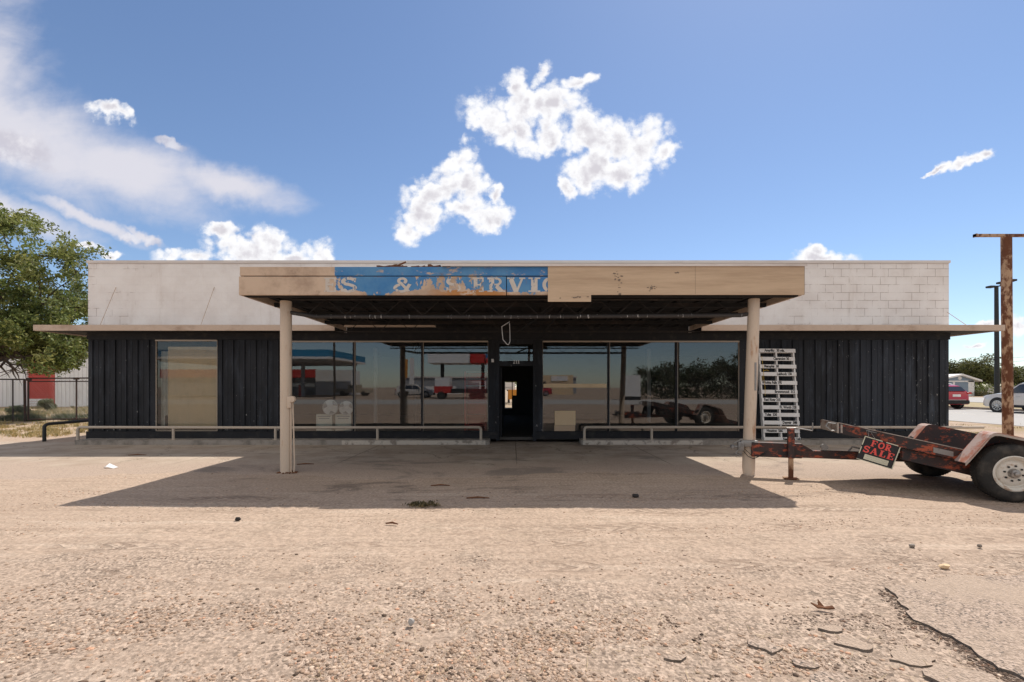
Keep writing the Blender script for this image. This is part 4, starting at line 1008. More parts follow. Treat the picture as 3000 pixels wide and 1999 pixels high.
side_bar(.362, .372, .41, .42, tip-.02, 1.42, -.135, -.012, 'steel_edge', 'reflector_plate', bed)
bm = B(); tube(bm, [(1.70, .30, bz(1.7)-.02), (1.82, .30, bz(1.7)-.0), (1.85, .30, bz(1.7)-.05), (1.78, .30, bz(1.7)-.12), (1.70, .30, bz(1.7)-.12)], .012, 8); tube(bm, [(1.36, .455, bz(1.36)-.11), (1.40, .49, bz(1.4)-.02), (1.22, .52, bz(1.22)-.02), (1.20, .50, bz(1.2)-.07)], .010, 8); tob('tie_ring', bm, 'galvanised', bed, smooth=True)
bm = B(); tilt_prism(bm, [(1.0, .5), (1.0, .56), (-.2, .70), (-.2, .6)], -.32, -.16); tilt_prism(bm, [(1.2, -.08), (1.2, .08), (-2.4, .08), (-2.4, -.08)], -.16, -.052); tob('sub_frame', bm, 'trailer_paint')
bm = B(); tilt_prism(bm, [(.72, wf+.001), (.72, wf+.01), (.50, wf+.01), (.50, wf+.001)], -.12, -.05); tob('reflector_plate', bm, 'galvanised', bed)
bm = B(); tube(bm, [(0, -.8, .355), (0, .8, .355)], .035, 12); tob('axle', bm, 'trailer_paint')
# fenders (tilted with the bed)
fp = [(.50, -.16), (.46, -.10), (.24, .27), (.20, .305), (.15, .318), (-.52, .318), (-.58, .30), (-.62, .26), (-.86, -.10), (-.88, -.18)]
for s, sh in ((1, 0.0), (-1, -.12)):
    q = [(x+sh, bz(x+sh)+d) for x, d in fp]
    bm = B(); th = .012; ya, yb_ = (.745, .985) if s > 0 else (-.985, -.745)
    A = [[bm.verts.new((x, y, z)) for x, z in q] for y in (ya, yb_)]; C = [[bm.verts.new((x*.985, y, z-th)) for x, z in q] for y in (ya, yb_)]
    for i in range(len(q)-1):
        bm.faces.new((A[0][i], A[0][i+1], A[1][i+1], A[1][i])); bm.faces.new((C[0][i+1], C[0][i], C[1][i], C[1][i+1]))
        for k in (0, 1): bm.faces.new((A[k][i], C[k][i], C[k][i+1], A[k][i+1]))
    fd = tob('fender', bm, 'fender_top')
    bm = B(); yi = (.735, .743) if s > 0 else (-.743, -.735); prism(bm, [(x, z) for x, z in q[1:-1]], *yi); tob('fender_plate', bm, 'trailer_paint', fd)
    bm = B(); yo = (.973, .984) if s > 0 else (-.984, -.973); qq = q+[(x, z-.035) for x, z in q[::-1]]
    for i in range(len(q)-1): prism(bm, [q[i], q[i+1], (q[i+1][0], q[i+1][1]-.04), (q[i][0], q[i][1]-.04)], *yo)
    tob('fender_lip', bm, 'steel_edge', fd)
# wheels
rw = .366
def wheel(s):
    def LM(a): return Matrix.Translation((0, s*a, rw)) @ Matrix.Rotation(0 if s > 0 else PI, 4, 'Z')
    bm = B(); M = LM(.88)
    lathe(bm, [(.215, -.10), (.235, -.108), (.30, -.115), (.345, -.10), (.362, -.075), (rw, -.03), (rw, .03), (.362, .075), (.345, .10), (.30, .115), (.235, .108), (.215, .10)], M, 64, False)
    ty = tob('wheel', bm, 'rubber', smooth=True)
    bm = B()
    for k in range(64):
        for off in (-.062, -.022, .022, .062):
            a = 2*PI*(k+(.5 if off > 0 else 0))/64; Mk = M @ Matrix.Rotation(a, 4, 'Y')
            box(bm, -.010, .010, off-.016, off+.016, rw-.006-abs(off)*.05, rw+.004-abs(off)*.06, M=Mk)
    tob('tread', bm, 'rubber', ty)
    bm = B(); lathe(bm, [(.222, .06), (.226, .108), (.212, .116), (.205, .10), (.185, .085), (.178, .055), (.165, .05), (.155, .062), (.118, .075), (.060, .078), (.055, .05)], M, 56, False); tob('rim', bm, 'rim_paint', ty, smooth=True)
    bm = B(); lathe(bm, [(.062, .07), (.060, .10), (.05, .125), (.030, .13), (.028, .155), (.018, .16), (.002, .161)], M, 24)
    tob('hub', bm, 'hub_metal', ty, smooth=True)
    bm = B()
    for k in range(8):
        a = 2*PI*k/8+.2; lathe(bm, [(.012, .074), (.012, .092), (.007, .096)], M @ Matrix.Translation((.095*math.cos(a), 0, .095*math.sin(a))), 6)
    tob('lug_nuts', bm, 'dark_pipe', ty)
wheel(1); wheel(-1)

# FOR SALE sign hung from the near rail
cor = [(2537, 1278), (2643, 1309), (2612, 1381), (2509, 1344)]
P4 = []
for a, b_ in cor:
    t_, z_ = TL_(a, b_, .60); P4.append(MT @ Vector((t_, .60, z_)))
ux = (P4[1]-P4[0]); uy = (P4[0]-P4[3]); Wd, Hd = ux.length, uy.length; ux = ux.normalized(); nz = ux.cross(uy).normalized(); uy = nz.cross(ux)
MS = Matrix(((ux.x, uy.x, nz.x, P4[3].x), (ux.y, uy.y, nz.y, P4[3].y), (ux.z, uy.z, nz.z, P4[3].z), (0, 0, 0, 1)))
sg = thing('for_sale_sign', 'black FOR SALE sign with red letters hanging crooked on the trailer rail', 'sign', tuple((P4[2]+P4[3])/2))
bm = B(); box(bm, 0, Wd, 0, Hd, -.004, 0, M=MS); obj('board', bm, 'sign_black', sg)
bm = B(); t_ = .012
for (a, b_, c, d) in ((.0, Wd*.50, Hd-t_, Hd), (Wd*.60, Wd, Hd-t_, Hd), (0, t_, Hd*.62, Hd-t_-.002), (0, t_, Hd*.25, Hd*.55), (Wd-t_, Wd, 0, Hd-t_-.002), (.0, Wd-t_-.002, 0, t_*.7)): box(bm, a, b_, c, d, .0008, .0016, M=MS)
obj('border', bm, 'sign_cream', sg)
bm = B(); h_ = Hd*.26; tmp = B(); w1 = letters(tmp, 'FOR', Matrix.Identity(4), 1, .14); tmp.free(); tmp = B(); w2 = letters(tmp, 'SALE', Matrix.Identity(4), 1, .14); tmp.free()
letters(bm, 'FOR', MS @ Matrix.Translation((Wd*.23, Hd*.665, .001)) @ Matrix.Diagonal((Wd*.60/(w1*h_), 1, 1, 1)), h_, depth=.001)
letters(bm, 'SALE', MS @ Matrix.Translation((Wd*.08, Hd*.36, .001)) @ Matrix.Diagonal((Wd*.86/(w2*h_), 1, 1, 1)), h_*1.02, depth=.001)
obj('lettering', bm, 'sign_red', sg)
bm = B(); box(bm, Wd*.17, Wd*.84, Hd*.08, Hd*.29, .0008, .0016, M=MS); pn = obj('note_panel', bm, 'sign_cream', sg)
bm = B(); random.seed(12)
for r_ in range(2):
    x_ = Wd*.22
    while x_ < Wd*.78:
        L_ = random.uniform(.005, .018); y_ = Hd*(.23-.09*r_); tube(bm, [MS @ Vector((x_, y_+random.uniform(-.004, .004), .0022)), MS @ Vector((x_+L_, y_+random.uniform(-.006, .006), .0022))], .0011, 4); x_ += L_+.008
obj('handwriting', bm, 'black_letter', sg)
bm = B(); a = MS @ Vector((Wd*.1, Hd-.01, .003)); tt, zz = TL_(2545, 1262, .55); tube(bm, [a, MT @ Vector((tt, .56, zz+.02)), MS @ Vector((Wd*.3, Hd-.01, .003))], .004, 5); obj('wire_hook', bm, 'galvanised', sg)

# ================================================================== RUSTY POLES, LAMP POST
Yq = 13.9; xq = PX(2951, Yq)
t = thing('sign_pole', 'tall rusty steel pole with a bare crossbar, at the right edge of the lot', 'pole', (xq, Yq, 0))
bm = B(); tube(bm, [(xq+.02, Yq, -.02), (xq-.01, Yq, 3), (xq-.03, Yq, PZ(694, Yq))], .125, 20); obj('shaft', bm, 'rust_pole', t, smooth=True)
bm = B(); box(bm, PX(2855, Yq), PX(2855, Yq)+2.75, Yq-.05, Yq+.05, PZ(694, Yq), PZ(687, Yq)); box(bm, PX(2855, Yq), PX(2855, Yq)+.04, Yq-.055, Yq+.055, PZ(695, Yq), PZ(686, Yq)); obj('crossbar', bm, 'rust_pole', t)
bm = B(); box(bm, xq+.11, xq+.2, Yq-.02, Yq+.02, PZ(826, Yq), PZ(822, Yq)); obj('bracket', bm, 'fence_metal', t)
Yl = 62.0; xl = PX(2919, Yl)
t = thing('street_lamp', 'tall dark lamp post with two floodlight heads beyond the road', 'street lamp', (xl, Yl, 0))
bm = B(); tube(bm, [(xl+.1, Yl, 0), (xl, Yl, PZ(838, Yl))], [.3, .22], 10); obj('shaft', bm, 'dark_pipe', t, smooth=True)
bm = B(); tube(bm, [(PX(2904, Yl), Yl, PZ(842, Yl)), (PX(2930, Yl), Yl, PZ(838, Yl)), (PX(2936, Yl), Yl, PZ(829, Yl)), (PX(2968, Yl), Yl, PZ(822, Yl))], .09, 6); obj('arm', bm, 'dark_pipe', t)
for a, b_ in ((2903, 841), (2934, 829), (2966, 822)):
    bm = B(); box(bm, PX(a-9, Yl), PX(a+7, Yl), Yl-.35, Yl+.35, PZ(b_+3, Yl), PZ(b_-3, Yl), bev=.06); obj('lamp_head', bm, 'dark_pipe', t)
bm = B(); box(bm, PX(2906, Yl), PX(2917, Yl), Yl-.2, Yl+.2, PZ(1054, Yl), PZ(1051, Yl)); obj('bracket', bm, 'dark_pipe', t)
for i, (ya, yb_, lab) in enumerate(((1037, 1052, 'upper wire strung behind the lamp post'), (1042, 1066, 'lower wire strung behind the lamp post'))):
    bm = B(); tube(bm, [(PX(2700, 80), 80, PZ(1075-10*i, 80)), (PX(2915, 64), 64, PZ(yb_, 64)), (PX(3150, 60), 60, PZ(ya, 60))], .018, 4); fin(obj('power_line', bm, 'dark_pipe'), 'thin dark power line, '+lab, 'power line')

# ================================================================== FAR RIGHT: house, wall, cars, trees
Yh = 70.0
h = thing('house', 'small blue grey gabled house with white trim beyond the road', 'house', (PX(2810, Yh), Yh, 0))
hx0, hx1, hxm, hz0, hz1 = PX(2752, Yh), PX(2855, Yh), PX(2812, Yh), PZ(1114, Yh), PZ(1101, Yh)
bm = B(); prism(bm, [(hx0, 0), (hx1, 0), (hx1, hz0), (hxm, hz1), (hx0, hz0)], Yh, Yh+9); obj('wall', bm, 'blue_siding', h)
bm = B()
for a, b_, za, zb in ((hx0-.6, hxm, hz0-.1, hz1+.02), (hxm, hx1+.7, hz1+.02, hz0-.25)): prism(bm, [(a, za), (b_, zb), (b_, zb+.25), (a, za+.25)], Yh-.5, Yh+9.3)
obj('roof', bm, 'white_trim', h)
bm = B(); box(bm, hx1-1.0, hx1-.1, Yh-.06, Yh-.01, 0, hz0-.05); box(bm, hx0, hx1, Yh-.06, Yh-.01, hz0-.28, hz0-.08); box(bm, PX(2794, Yh)-.15, PX(2794, Yh)+.15, Yh-.06, Yh-.01, 0, hz0-.3); obj('trim', bm, 'white_trim', h)
bm = B(); box(bm, PX(2798, Yh), PX(2836, Yh), Yh-.05, Yh-.02, .1, hz0-.6); obj('garage_door', bm, 'blue_siding', h)
bm = B(); lathe(bm, [(.25, -.03), (.3, .03)], Matrix.Translation((hxm, Yh-.03, PZ(1108, Yh))), 12); obj('vent', bm, 'white_trim', h)
Yv = 72.0
bm = B(); box(bm, PX(2858, Yv), PX(2858, Yv)+60, Yv, Yv+.3, 0, PZ(1136, Yv)); box(bm, PX(2858, Yv), PX(2858, Yv)+60, Yv-.05, Yv+.35, PZ(1136, Yv)+.002, PZ(1136, Yv)+.1)
fin(obj('boundary_wall', bm, 'wall_stucco', loc=(PX(2858, Yv)+30, Yv, 0)), 'long low pale boundary wall beside the blue grey house', 'wall')

def leaves(name, centers, radii, n, size, mat='leaves', cols=None, parent=None, squash=.8, edge=2.0):
    """n leaf faces spread in clumps; light and dark leaves by kind of leaf"""
    cols = np.array(cols if cols is not None else [[.07,.10,.022],[.10,.13,.03],[.045,.07,.02],[.15,.165,.045],[.06,.08,.03]])
    C_ = np.array(centers); r_ = np.array(radii); k = rng.choice(len(C_), n, p=r_**2/np.sum(r_**2))
    d = rng.normal(size=(n, 3)); d /= np.linalg.norm(d, axis=1)[:, None]; d *= (rng.random(n)**(1/edge))[:, None]; d[:, 2] *= squash
    P = C_[k]+d*r_[k][:, None]
    a = rng.normal(size=(n, 3)); a /= np.linalg.norm(a, axis=1)[:, None]; b_ = np.cross(a, rng.normal(size=(n, 3))); b_ /= np.linalg.norm(b_, axis=1)[:, None]
    s = size*rng.uniform(.6, 1.35, n)[:, None]
    co = np.stack([P-a*s, P+b_*s*.42, P+a*s, P-b_*s*.42], 1).reshape(-1, 3)
    f = np.arange(n*4).reshape(-1, 4)
    ct = cols[rng.integers(0, len(cols), len(C_))]*.5+cols[rng.integers(0, len(cols), len(C_))]*.5
    t = (ct[k]*.6+cols[rng.integers(0, len(cols), n)]*.4)*rng.uniform(.75, 1.25, (n, 1))
    return np_mesh(name, co, f, mat, np.repeat(t, 4, 0), parent=parent)
def tree(name, lab, cat, base, hgt, rad, n, size, group=None, seed=1, cols=None, nb=9, low=False):
    random.seed(seed); t = thing(name, lab, cat, base, group=group); bm = B(); b0 = Vector(base); cs, rs = [], []
    fork = b0+Vector((0, 0, hgt*.28)); tube(bm, [b0, fork], [hgt*.03, hgt*.022], 7)
    for i in range(nb):
        a = 2*PI*i/nb+random.uniform(-.3, .3); e = b0+Vector((math.cos(a)*rad*random.uniform(.3, .85), math.sin(a)*rad*random.uniform(.3, .85), hgt*random.uniform(.45, .88)))
        m_ = fork.lerp(e, .5)+Vector((0, 0, hgt*.05)); tube(bm, [fork, m_, e], [hgt*.014, hgt*.009, hgt*.003], 5)
        for j in range(4): cs.append(e+Vector((random.gauss(0, rad*.22), random.gauss(0, rad*.22), random.gauss(0, hgt*.08)))); rs.append(rad*random.uniform(.18, .42))
        cs.append(m_+Vector((0, 0, rad*.1))); rs.append(rad*.25)
        if low: cs.append(b0+Vector((math.cos(a)*rad*random.uniform(.3, 1.1), math.sin(a)*rad*.8, hgt*random.uniform(.08, .35)))); rs.append(rad*.4)
    obj('trunk', bm, 'bark', t); leaves('crown', [c[:] for c in cs], rs, n, size, cols=cols, parent=t)
ol = [[.10,.11,.03],[.15,.15,.045],[.06,.075,.022],[.18,.17,.06],[.05,.06,.03]]
far = [(2790,1062,90,'leftmost of the far trees, directly behind the house'),(2828,1052,88,'round far tree with the tallest crown, right of the house roof'),(2870,1066,86,'far tree just left of the lamp post'),(2912,1080,88,'low far tree right behind the lamp post'),(2955,1078,90,'far tree beyond the rusty sign pole'),(3000,1082,86,'rightmost far tree above the white car')]
for i, (px, py, Y, lab) in enumerate(far):
    hh = PZ(py, Y); tree('tree', 'olive green broadleaf tree, '+lab, 'tree', (PX(px, Y), Y, 0), hh, hh*.62, 5200, .19, 'trees behind the far boundary wall', 30+i, ol)
for i, (px, py, Y, sc_, lab) in enumerate(((2862, 1112, 71, 1.6, 'bright green shrub between the house and the pale wall'), (2868, 1154, 70, .9, 'small dark shrub at the foot of the pale wall'), (2895, 1158, 70, .7, 'dry brown shrub in front of the pale wall'), (2988, 1128, 70, 1.5, 'green shrub rising over the wall above the white car'))):
    t = thing('shrub', lab, 'shrub', (PX(px, Y), Y, 0)); hh = PZ(py, Y)
    bm = B()
    for k in range(5): tube(bm, [(PX(px, Y), Y, 0), (PX(px, Y)+math.cos(k*1.3)*sc_*.5, Y+math.sin(k*1.3)*.4, hh*.7)], .03, 4)
    obj('stems', bm, 'bark', t); leaves('foliage', [(PX(px, Y)+math.cos(k*1.1)*sc_*.8, Y+math.sin(k)*.6, hh*(.35+.1*(k % 4))) for k in range(7)], [sc_*.8]*7, 900, .13, cols=[[.16,.18,.04],[.10,.13,.03]] if i in (0, 3) else [[.14,.11,.05],[.06,.07,.03]], parent=t)

def suv(name, lab, loc, rz, paintm, L_=4.75, Wd=1.92, H_=1.75, R_=.39):
    """local: +x forward; side silhouette lofted with tumblehome"""
    t = thing(name, lab, 'car', loc, rz); w2 = Wd/2
    #  x, hood/roof z, belt z, roof half width
    st = [(-L_/2, .95, .95, w2*.80), (-L_/2+.10, 1.12, 1.08, w2*.84), (-L_/2+.42, H_*.93, 1.10, w2*.74), (-L_/2+.75, H_-.03, 1.08, w2*.73), (-.4, H_, 1.06, w2*.74), (.25, H_-.02, 1.05, w2*.74), (.62, H_-.12, 1.05, w2*.72), (1.25, 1.14, 1.06, w2*.86), (L_/2-.75, 1.07, 1.03, w2*.88), (L_/2-.2, .98, .95, w2*.84), (L_/2, .72, .70, w2*.70)]
    bm = B(); rings = []
    for i, (x, zt, zb, wr) in enumerate(st):
        e = .82 if i in (0, len(st)-1) else (.94 if i in (1, len(st)-2) else 1); zl = .30 if 0 < i < len(st)-1 else .38
        half = [(w2*e*.96, zl), (w2*e, .55), (w2*e*.995, zb-.10 if zb-.1 > .56 else .58), (w2*e*.95, zb), (wr, max(zt-.05, zb+.004)), (wr*.8, zt)]
        rings.append([bm.verts.new((x, y, z)) for y, z in half]+[bm.verts.new((x, -y, z)) for y, z in half[::-1]])
    for A, C in zip(rings, rings[1:]):
        for k in range(12): bm.faces.new((A[k], A[(k+1) % 12], C[(k+1) % 12], C[k]))
    bm.faces.new(rings[0][::-1]); bm.faces.new(rings[-1])
    bmesh.ops.recalc_face_normals(bm, faces=bm.faces[:])
    body = obj('body', bm, paintm, t, local=True, smooth=True)
    for s in (1, -1):
        def sp(x, z, off=.012):    # point on the greenhouse side
            f_ = (z-1.06)/(H_-.05-1.06); return (x, s*(w2*.95*(1-f_)+w2*.74*f_+off), z)
        for poly, nm_ in (([(1.02, 1.10), (.52, H_-.20), (-.05, H_-.12), (-.05, 1.10)], 'side_window'), ([(-.13, 1.10), (-.13, H_-.12), (-.95, H_-.14), (-1.02, 1.12)], 'side_window'), ([(-1.12, 1.13), (-1.06, H_-.15), (-1.62, H_-.20), (-1.88, 1.2)], 'quarter_window')):
            bm = B(); A = [bm.verts.new(sp(x, z)) for x, z in poly]; C = [bm.verts.new(sp(x, z, -.03)) for x, z in poly]; bm.faces.new(A); bm.faces.new(C[::-1])
            for i in range(len(A)): bm.faces.new((A[i], A[(i+1) % len(A)], C[(i+1) % len(A)], C[i]))
            bmesh.ops.recalc_face_normals(bm, faces=bm.faces[:]); obj(nm_, bm, 'car_glass', t, local=True)
        for x in (L_/2-.95, -L_/2+.88):
            bm = B(); lathe(bm, [(R_+.055, -.03), (R_+.055, .012), (R_-.02, .006), (R_-.05, -.03)], Matrix.Translation((x, s*w2, R_+.01)) @ Matrix.Rotation(0 if s > 0 else PI, 4, 'Z'), 28); obj('wheel_arch', bm, 'car_plastic', t, local=True, smooth=True)
            M = Matrix.Translation((x, s*(w2-.09), R_)) @ Matrix.Rotation(0 if s > 0 else PI, 4, 'Z')
            bm = B(); lathe(bm, [(R_*.66, -.1), (R_*.9, -.11), (R_, -.08), (R_, .08), (R_*.9, .115), (R_*.72, .118), (R_*.70, .04), (R_*.1, .03)], M, 30); wh = obj('wheel', bm, 'rubber', t, local=True, smooth=True)
            bm = B(); lathe(bm, [(R_*.70, .10), (R_*.74, .117), (R_*.66, .117), (R_*.63, .05)], M, 30, False)
            for k in range(10):
                Mk = M @ Matrix.Rotation(2*PI*k/10, 4, 'Y'); box(bm, -.016, .016, .085, .115, .03, R_*.68, M=Mk)
            lathe(bm, [(.06, .08), (.055, .125), (.02, .13)], M, 12); obj('rim', bm, 'alloy', wh, local=True)
        bm = B(); box(bm, -1.15, 1.10, s*(w2+.006)-.02, s*(w2+.006)+.012, .30, .44, bev=.01); obj('rocker_panel', bm, 'car_plastic', t, local=True)
        for x in (-.60, .45): bm = B(); box(bm, x-.09, x+.09, s*(w2+.012)-.015, s*(w2+.012)+.015, .90, .925, bev=.006); obj('door_handle', bm, 'alloy', t, local=True)
        bm = B(); box(bm, .78, .95, s*(w2+.08)-.09, s*(w2+.08)+.06, 1.06, 1.19, bev=.03); obj('mirror', bm, paintm, t, local=True)
        bm = B(); box(bm, L_/2-.34, L_/2-.10, s*(w2*.84)-.14, s*(w2*.84)+.09, .80, .90, bev=.03); obj('headlight', bm, 'lamp_lens', t, local=True)
        bm = B(); box(bm, -L_/2-.0, -L_/2+.22, s*(w2*.84)-.20, s*(w2*.84)+.085, .97, 1.10, bev=.03); obj('taillight', bm, 'tail_red', t, local=True)
        bm = B(); tube(bm, [(-1.5, s*w2*.66, H_-.02), (-1.2, s*w2*.66, H_+.045), (.1, s*w2*.66, H_+.05), (.35, s*w2*.66, H_)], .018, 6); obj('roof_rail', bm, 'alloy', t, local=True)
    bm = B(); v = [bm.verts.new(p) for p in ((-L_/2+.085, -w2*.72, 1.16), (-L_/2+.085, w2*.72, 1.16), (-L_/2+.36, w2*.66, H_*.91), (-L_/2+.36, -w2*.66, H_*.91))]; bm.faces.new(v); obj('rear_window', bm, 'car_glass', t, local=True)
    bm = B(); v = [bm.verts.new(p) for p in ((1.23, -w2*.80, 1.175), (1.23, w2*.80, 1.175), (.66, w2*.66, H_-.11), (.66, -w2*.66, H_-.11))]; bm.faces.new(v); obj('windscreen', bm, 'car_glass', t, local=True)
    bm = B(); box(bm, -L_/2-.05, -L_/2+.12, -w2*.86, w2*.86, .34, .58, bev=.04); obj('rear_bumper', bm, 'car_plastic', t, local=True)
    bm = B(); box(bm, -L_/2-.062, -L_/2-.045, -w2*.6, w2*.6, .585, .61); obj('bumper_trim', bm, 'alloy', t, local=True)
    bm = B(); box(bm, -L_/2-.02, -L_/2+.06, -.26, .26, .80, .95); obj('license_plate', bm, 'white_trim', t, local=True)
    bm = B(); box(bm, L_/2-.12, L_/2+.04, -w2*.8, w2*.8, .36, .56, bev=.04); obj('front_bumper', bm, 'car_plastic', t, local=True)
    return t
suv('red_car', 'red estate car seen from behind on the road, half hidden by the building corner', (28.3, 31.75, .015), R(91), 'red_car_paint', H_=1.60)
suv('silver_car', 'silver sport utility car driving away on the road at the right edge', (28.4, 24.55, .015), R(90), 'silver_car_paint', H_=1.76, L_=4.9)

# ================================================================== LEFT SIDE: big tree, metal building, fence
Ym = 33.5
mb = thing('metal_building', 'white ribbed metal building with a red roll door behind the fence', 'building', (PX(60, Ym), Ym, 0))
zm = PZ(985, Ym); dx0, dx1, dzt = PX(78, Ym), PX(161, Ym), PZ(1045, Ym)
bm = B()
for a, b_, z0_, z1_ in ((PX(-700, Ym), dx0, 0, zm), (dx1, PX(600, Ym), 0, zm), (dx0, dx1, dzt, zm)):
    box(bm, a, b_, Ym, Ym+.1, z0_, z1_); x = a+.12
    while x < b_-.06: box(bm, x, x+.05, Ym-.045, Ym-.001, z0_+.02, z1_-.02); x += .305
obj('wall', bm, 'corrugated_white', mb)
bm = B(); box(bm, dx0, dx1-.42, Ym+.12, Ym+.2, 0, dzt)
for k in range(22): z_ = .1+k*.155; box(bm, dx0, dx1-.42, Ym+.10, Ym+.118, z_+(.02 if k > 3 else .02), z_+.135) if z_ > .45 and z_+.14 < dzt else None
rd = obj('roll_door', bm, 'red_door', mb)
bm = B(); [box(bm, dx0, dx1-.42, Ym+.06, Ym+.098, a, a+.17) for a in (0.02, .21, .40)]; obj('bottom_panel', bm, 'white_trim', rd)
bm = B(); box(bm, dx1-.40, dx1-.0, Ym-.03, Ym+.2, 0, dzt); obj('door_jamb', bm, 'red_door', mb)
bm = B(); box(bm, PX(-700, Ym), PX(600, Ym), Ym-.3, Ym+14, zm+.002, zm+.2); obj('roof', bm, 'cap_metal', mb)

# chain link fence with a sliding gate
def meshwire(bm, x0, x1, y, z0, z1, s=.11):
    d = z1-z0; x = x0-d
    while x < x1:
        for sg_ in (1, -1):
            a, b_ = (x, z0), (x+d, z1)
            if sg_ < 0: a, b_ = (x, z1), (x+d, z0)
            xa, xb_ = max(a[0], x0), min(b_[0], x1)
            if xb_ <= xa: continue
            f0, f1 = (xa-a[0])/d, (xb_-a[0])/d
            tube(bm, [(xa, y+.004*sg_, a[1]+(b_[1]-a[1])*f0), (xb_, y+.004*sg_, a[1]+(b_[1]-a[1])*f1)], .0035, 3, False)
        x += s
Yf = 19.3
fe = thing('chain_link_fence', 'chain link fence run left of the gate post', 'fence', (PX(30, Yf), Yf, 0))
bm = B(); tube(bm, [(PX(74, Yf), Yf, 0), (PX(72, Yf), Yf, PZ(1112, Yf))], .045, 10); tube(bm, [(PX(72, Yf), Yf, PZ(1112, Yf)), (PX(-500, Yf), Yf+.6, PZ(1110, Yf))], .03, 8); obj('end_post', bm, 'fence_metal', fe)
for a in (-160, -60, 30): bm = B(); tube(bm, [(PX(a, Yf), Yf+.1, 0), (PX(a, Yf), Yf+.1, PZ(1112, Yf))], .026, 8); obj('line_post', bm, 'fence_metal', fe)
bm = B(); meshwire(bm, PX(-300, Yf), PX(72, Yf), Yf, .05, PZ(1116, Yf)); obj('wire_mesh', bm, 'galvanised', fe)
ga = thing('sliding_gate', 'chain link sliding gate with rusty frame and wheels beside the building', 'gate', (PX(170, Yf), Yf-.1, 0))
yg = Yf-.12; zg = PZ(1109, yg)
bm = B(); tube(bm, [(PX(83, yg), yg, .06), (PX(83, yg), yg, zg), (PX(420, yg), yg, zg+.03)], .035, 8); tube(bm, [(PX(83, yg), yg, .10), (PX(420, yg), yg, .14)], .03, 8); tube(bm, [(PX(83, yg), yg, zg-.13), (PX(420, yg), yg, zg-.12)], .022, 8); obj('gate_frame', bm, 'fence_metal', ga)
for a in (224,): bm = B(); tube(bm, [(PX(a, yg), yg, .12), (PX(a, yg), yg, zg)], .028, 8); box(bm, PX(a, yg)-.09, PX(a, yg)+.09, yg-.05, yg+.05, zg-.05, zg+.03); obj('gate_post', bm, 'fence_metal', ga)
for a, z_ in ((224, .09),): bm = B(); lathe(bm, [(.09, -.03), (.07, 0), (.09, .03)], Matrix.Translation((PX(a, yg), yg-.05, z_)), 16); obj('gate_wheel', bm, 'fence_metal', ga)
bm = B(); box(bm, PX(83, yg)-.05, PX(83, yg)+.1, yg-.05, yg+.05, zg-.10, zg+.02); obj('corner_bracket', bm, 'fence_metal', ga)
bm = B(); meshwire(bm, PX(84, yg), PX(300, yg), yg+.02, .12, zg-.02); obj('wire_mesh', bm, 'galvanised', ga)

# dry tufts and weeds: blades, nobody could count them
def blades(name, spots, n, hgt, cols, lab):
    cols = np.array(cols); S = np.array([s[:3] for s in spots]); k = rng.integers(0, len(S), n)
    ang = rng.uniform(0, 2*PI, n); rr_ = np.abs(rng.normal(0, 1, n))*S[k, 2]; P = np.stack([S[k, 0]+np.cos(ang)*rr_, S[k, 1]+np.sin(ang)*rr_, np.zeros(n)], 1)
    hh = hgt*rng.uniform(.4, 1.2, n); lean = rng.normal(0, .45, (n, 2))*hh[:, None]; wv = rng.uniform(.006, .014, n); a2 = rng.uniform(0, PI, n)
    dxy = np.stack([np.cos(a2)*wv, np.sin(a2)*wv, np.zeros(n)], 1); T = P+np.stack([lean[:, 0], lean[:, 1], hh], 1)
    co = np.stack([P-dxy, P+dxy, T+dxy*.3, T-dxy*.3], 1).reshape(-1, 3); t = cols[rng.integers(0, len(cols), n)]*rng.uniform(.8, 1.2, (n, 1))
    o = np_mesh(name, co, np.arange(n*4).reshape(-1, 4), 'leaves', np.repeat(t, 4, 0)); return fin(o, lab, 'grass', kind='stuff')
random.seed(6)
sp_ = [(random.uniform(-21, -13.0), random.uniform(13.2, 18.5), random.uniform(.05, .25)) for _ in range(150)]
blades('dry_grass', sp_, 9000, .10, [[.46,.34,.15],[.40,.30,.13],[.50,.40,.22],[.24,.22,.08]], 'dry yellow grass between lot and fence')
sp_ = [(random.uniform(-32, -14), random.uniform(19.5, 32), random.uniform(.1, .5)) for _ in range(240)]
blades('dry_grass', sp_, 16000, .2, [[.46,.36,.20],[.38,.31,.17],[.24,.24,.11],[.15,.17,.08]], 'dry grass and weeds behind the fence')
sp_ = [(random.uniform(-24.5, -18.0), random.uniform(19.6, 21.2), random.uniform(.1, .3)) for _ in range(60)]
blades('weeds', sp_, 6000, .22, [[.06,.09,.035],[.05,.07,.03],[.10,.12,.05]], 'dark green weeds along the foot of the fence')
for a, c, r_, hh, lab in ((137, 27.5, .45, .75, 'round grey green bush in front of the red roll door'), (53, 24, .5, .4, 'low bush behind the fence near the left edge')):
    t = thing('bush', lab, 'bush', (PX(a, c), c, 0)); bm = B()
    for k in range(6): tube(bm, [(PX(a, c), c, 0), (PX(a, c)+math.cos(k)*r_*.6, c+math.sin(k)*r_*.6, hh*.7)], .012, 4)
    obj('stems', bm, 'bark', t); leaves('foliage', [(PX(a, c)+math.cos(k*1.2)*r_*.4, c+math.sin(k*1.2)*r_*.4, hh*(.3+.09*k)) for k in range(6)], [r_*.6]*6, 1500, .06, cols=[[.13,.16,.08],[.09,.12,.05],[.18,.19,.10]], parent=t)
sp_ = [(G(1235+random.gauss(0, 30), 1478).x, G(1235, 1478+random.gauss(0, 4)).y, .04) for _ in range(14)]
blades('dry_grass', sp_, 420, .03, [[.20,.16,.08],[.26,.20,.10],[.09,.08,.04]], 'small clump of dry weeds at the shade edge')
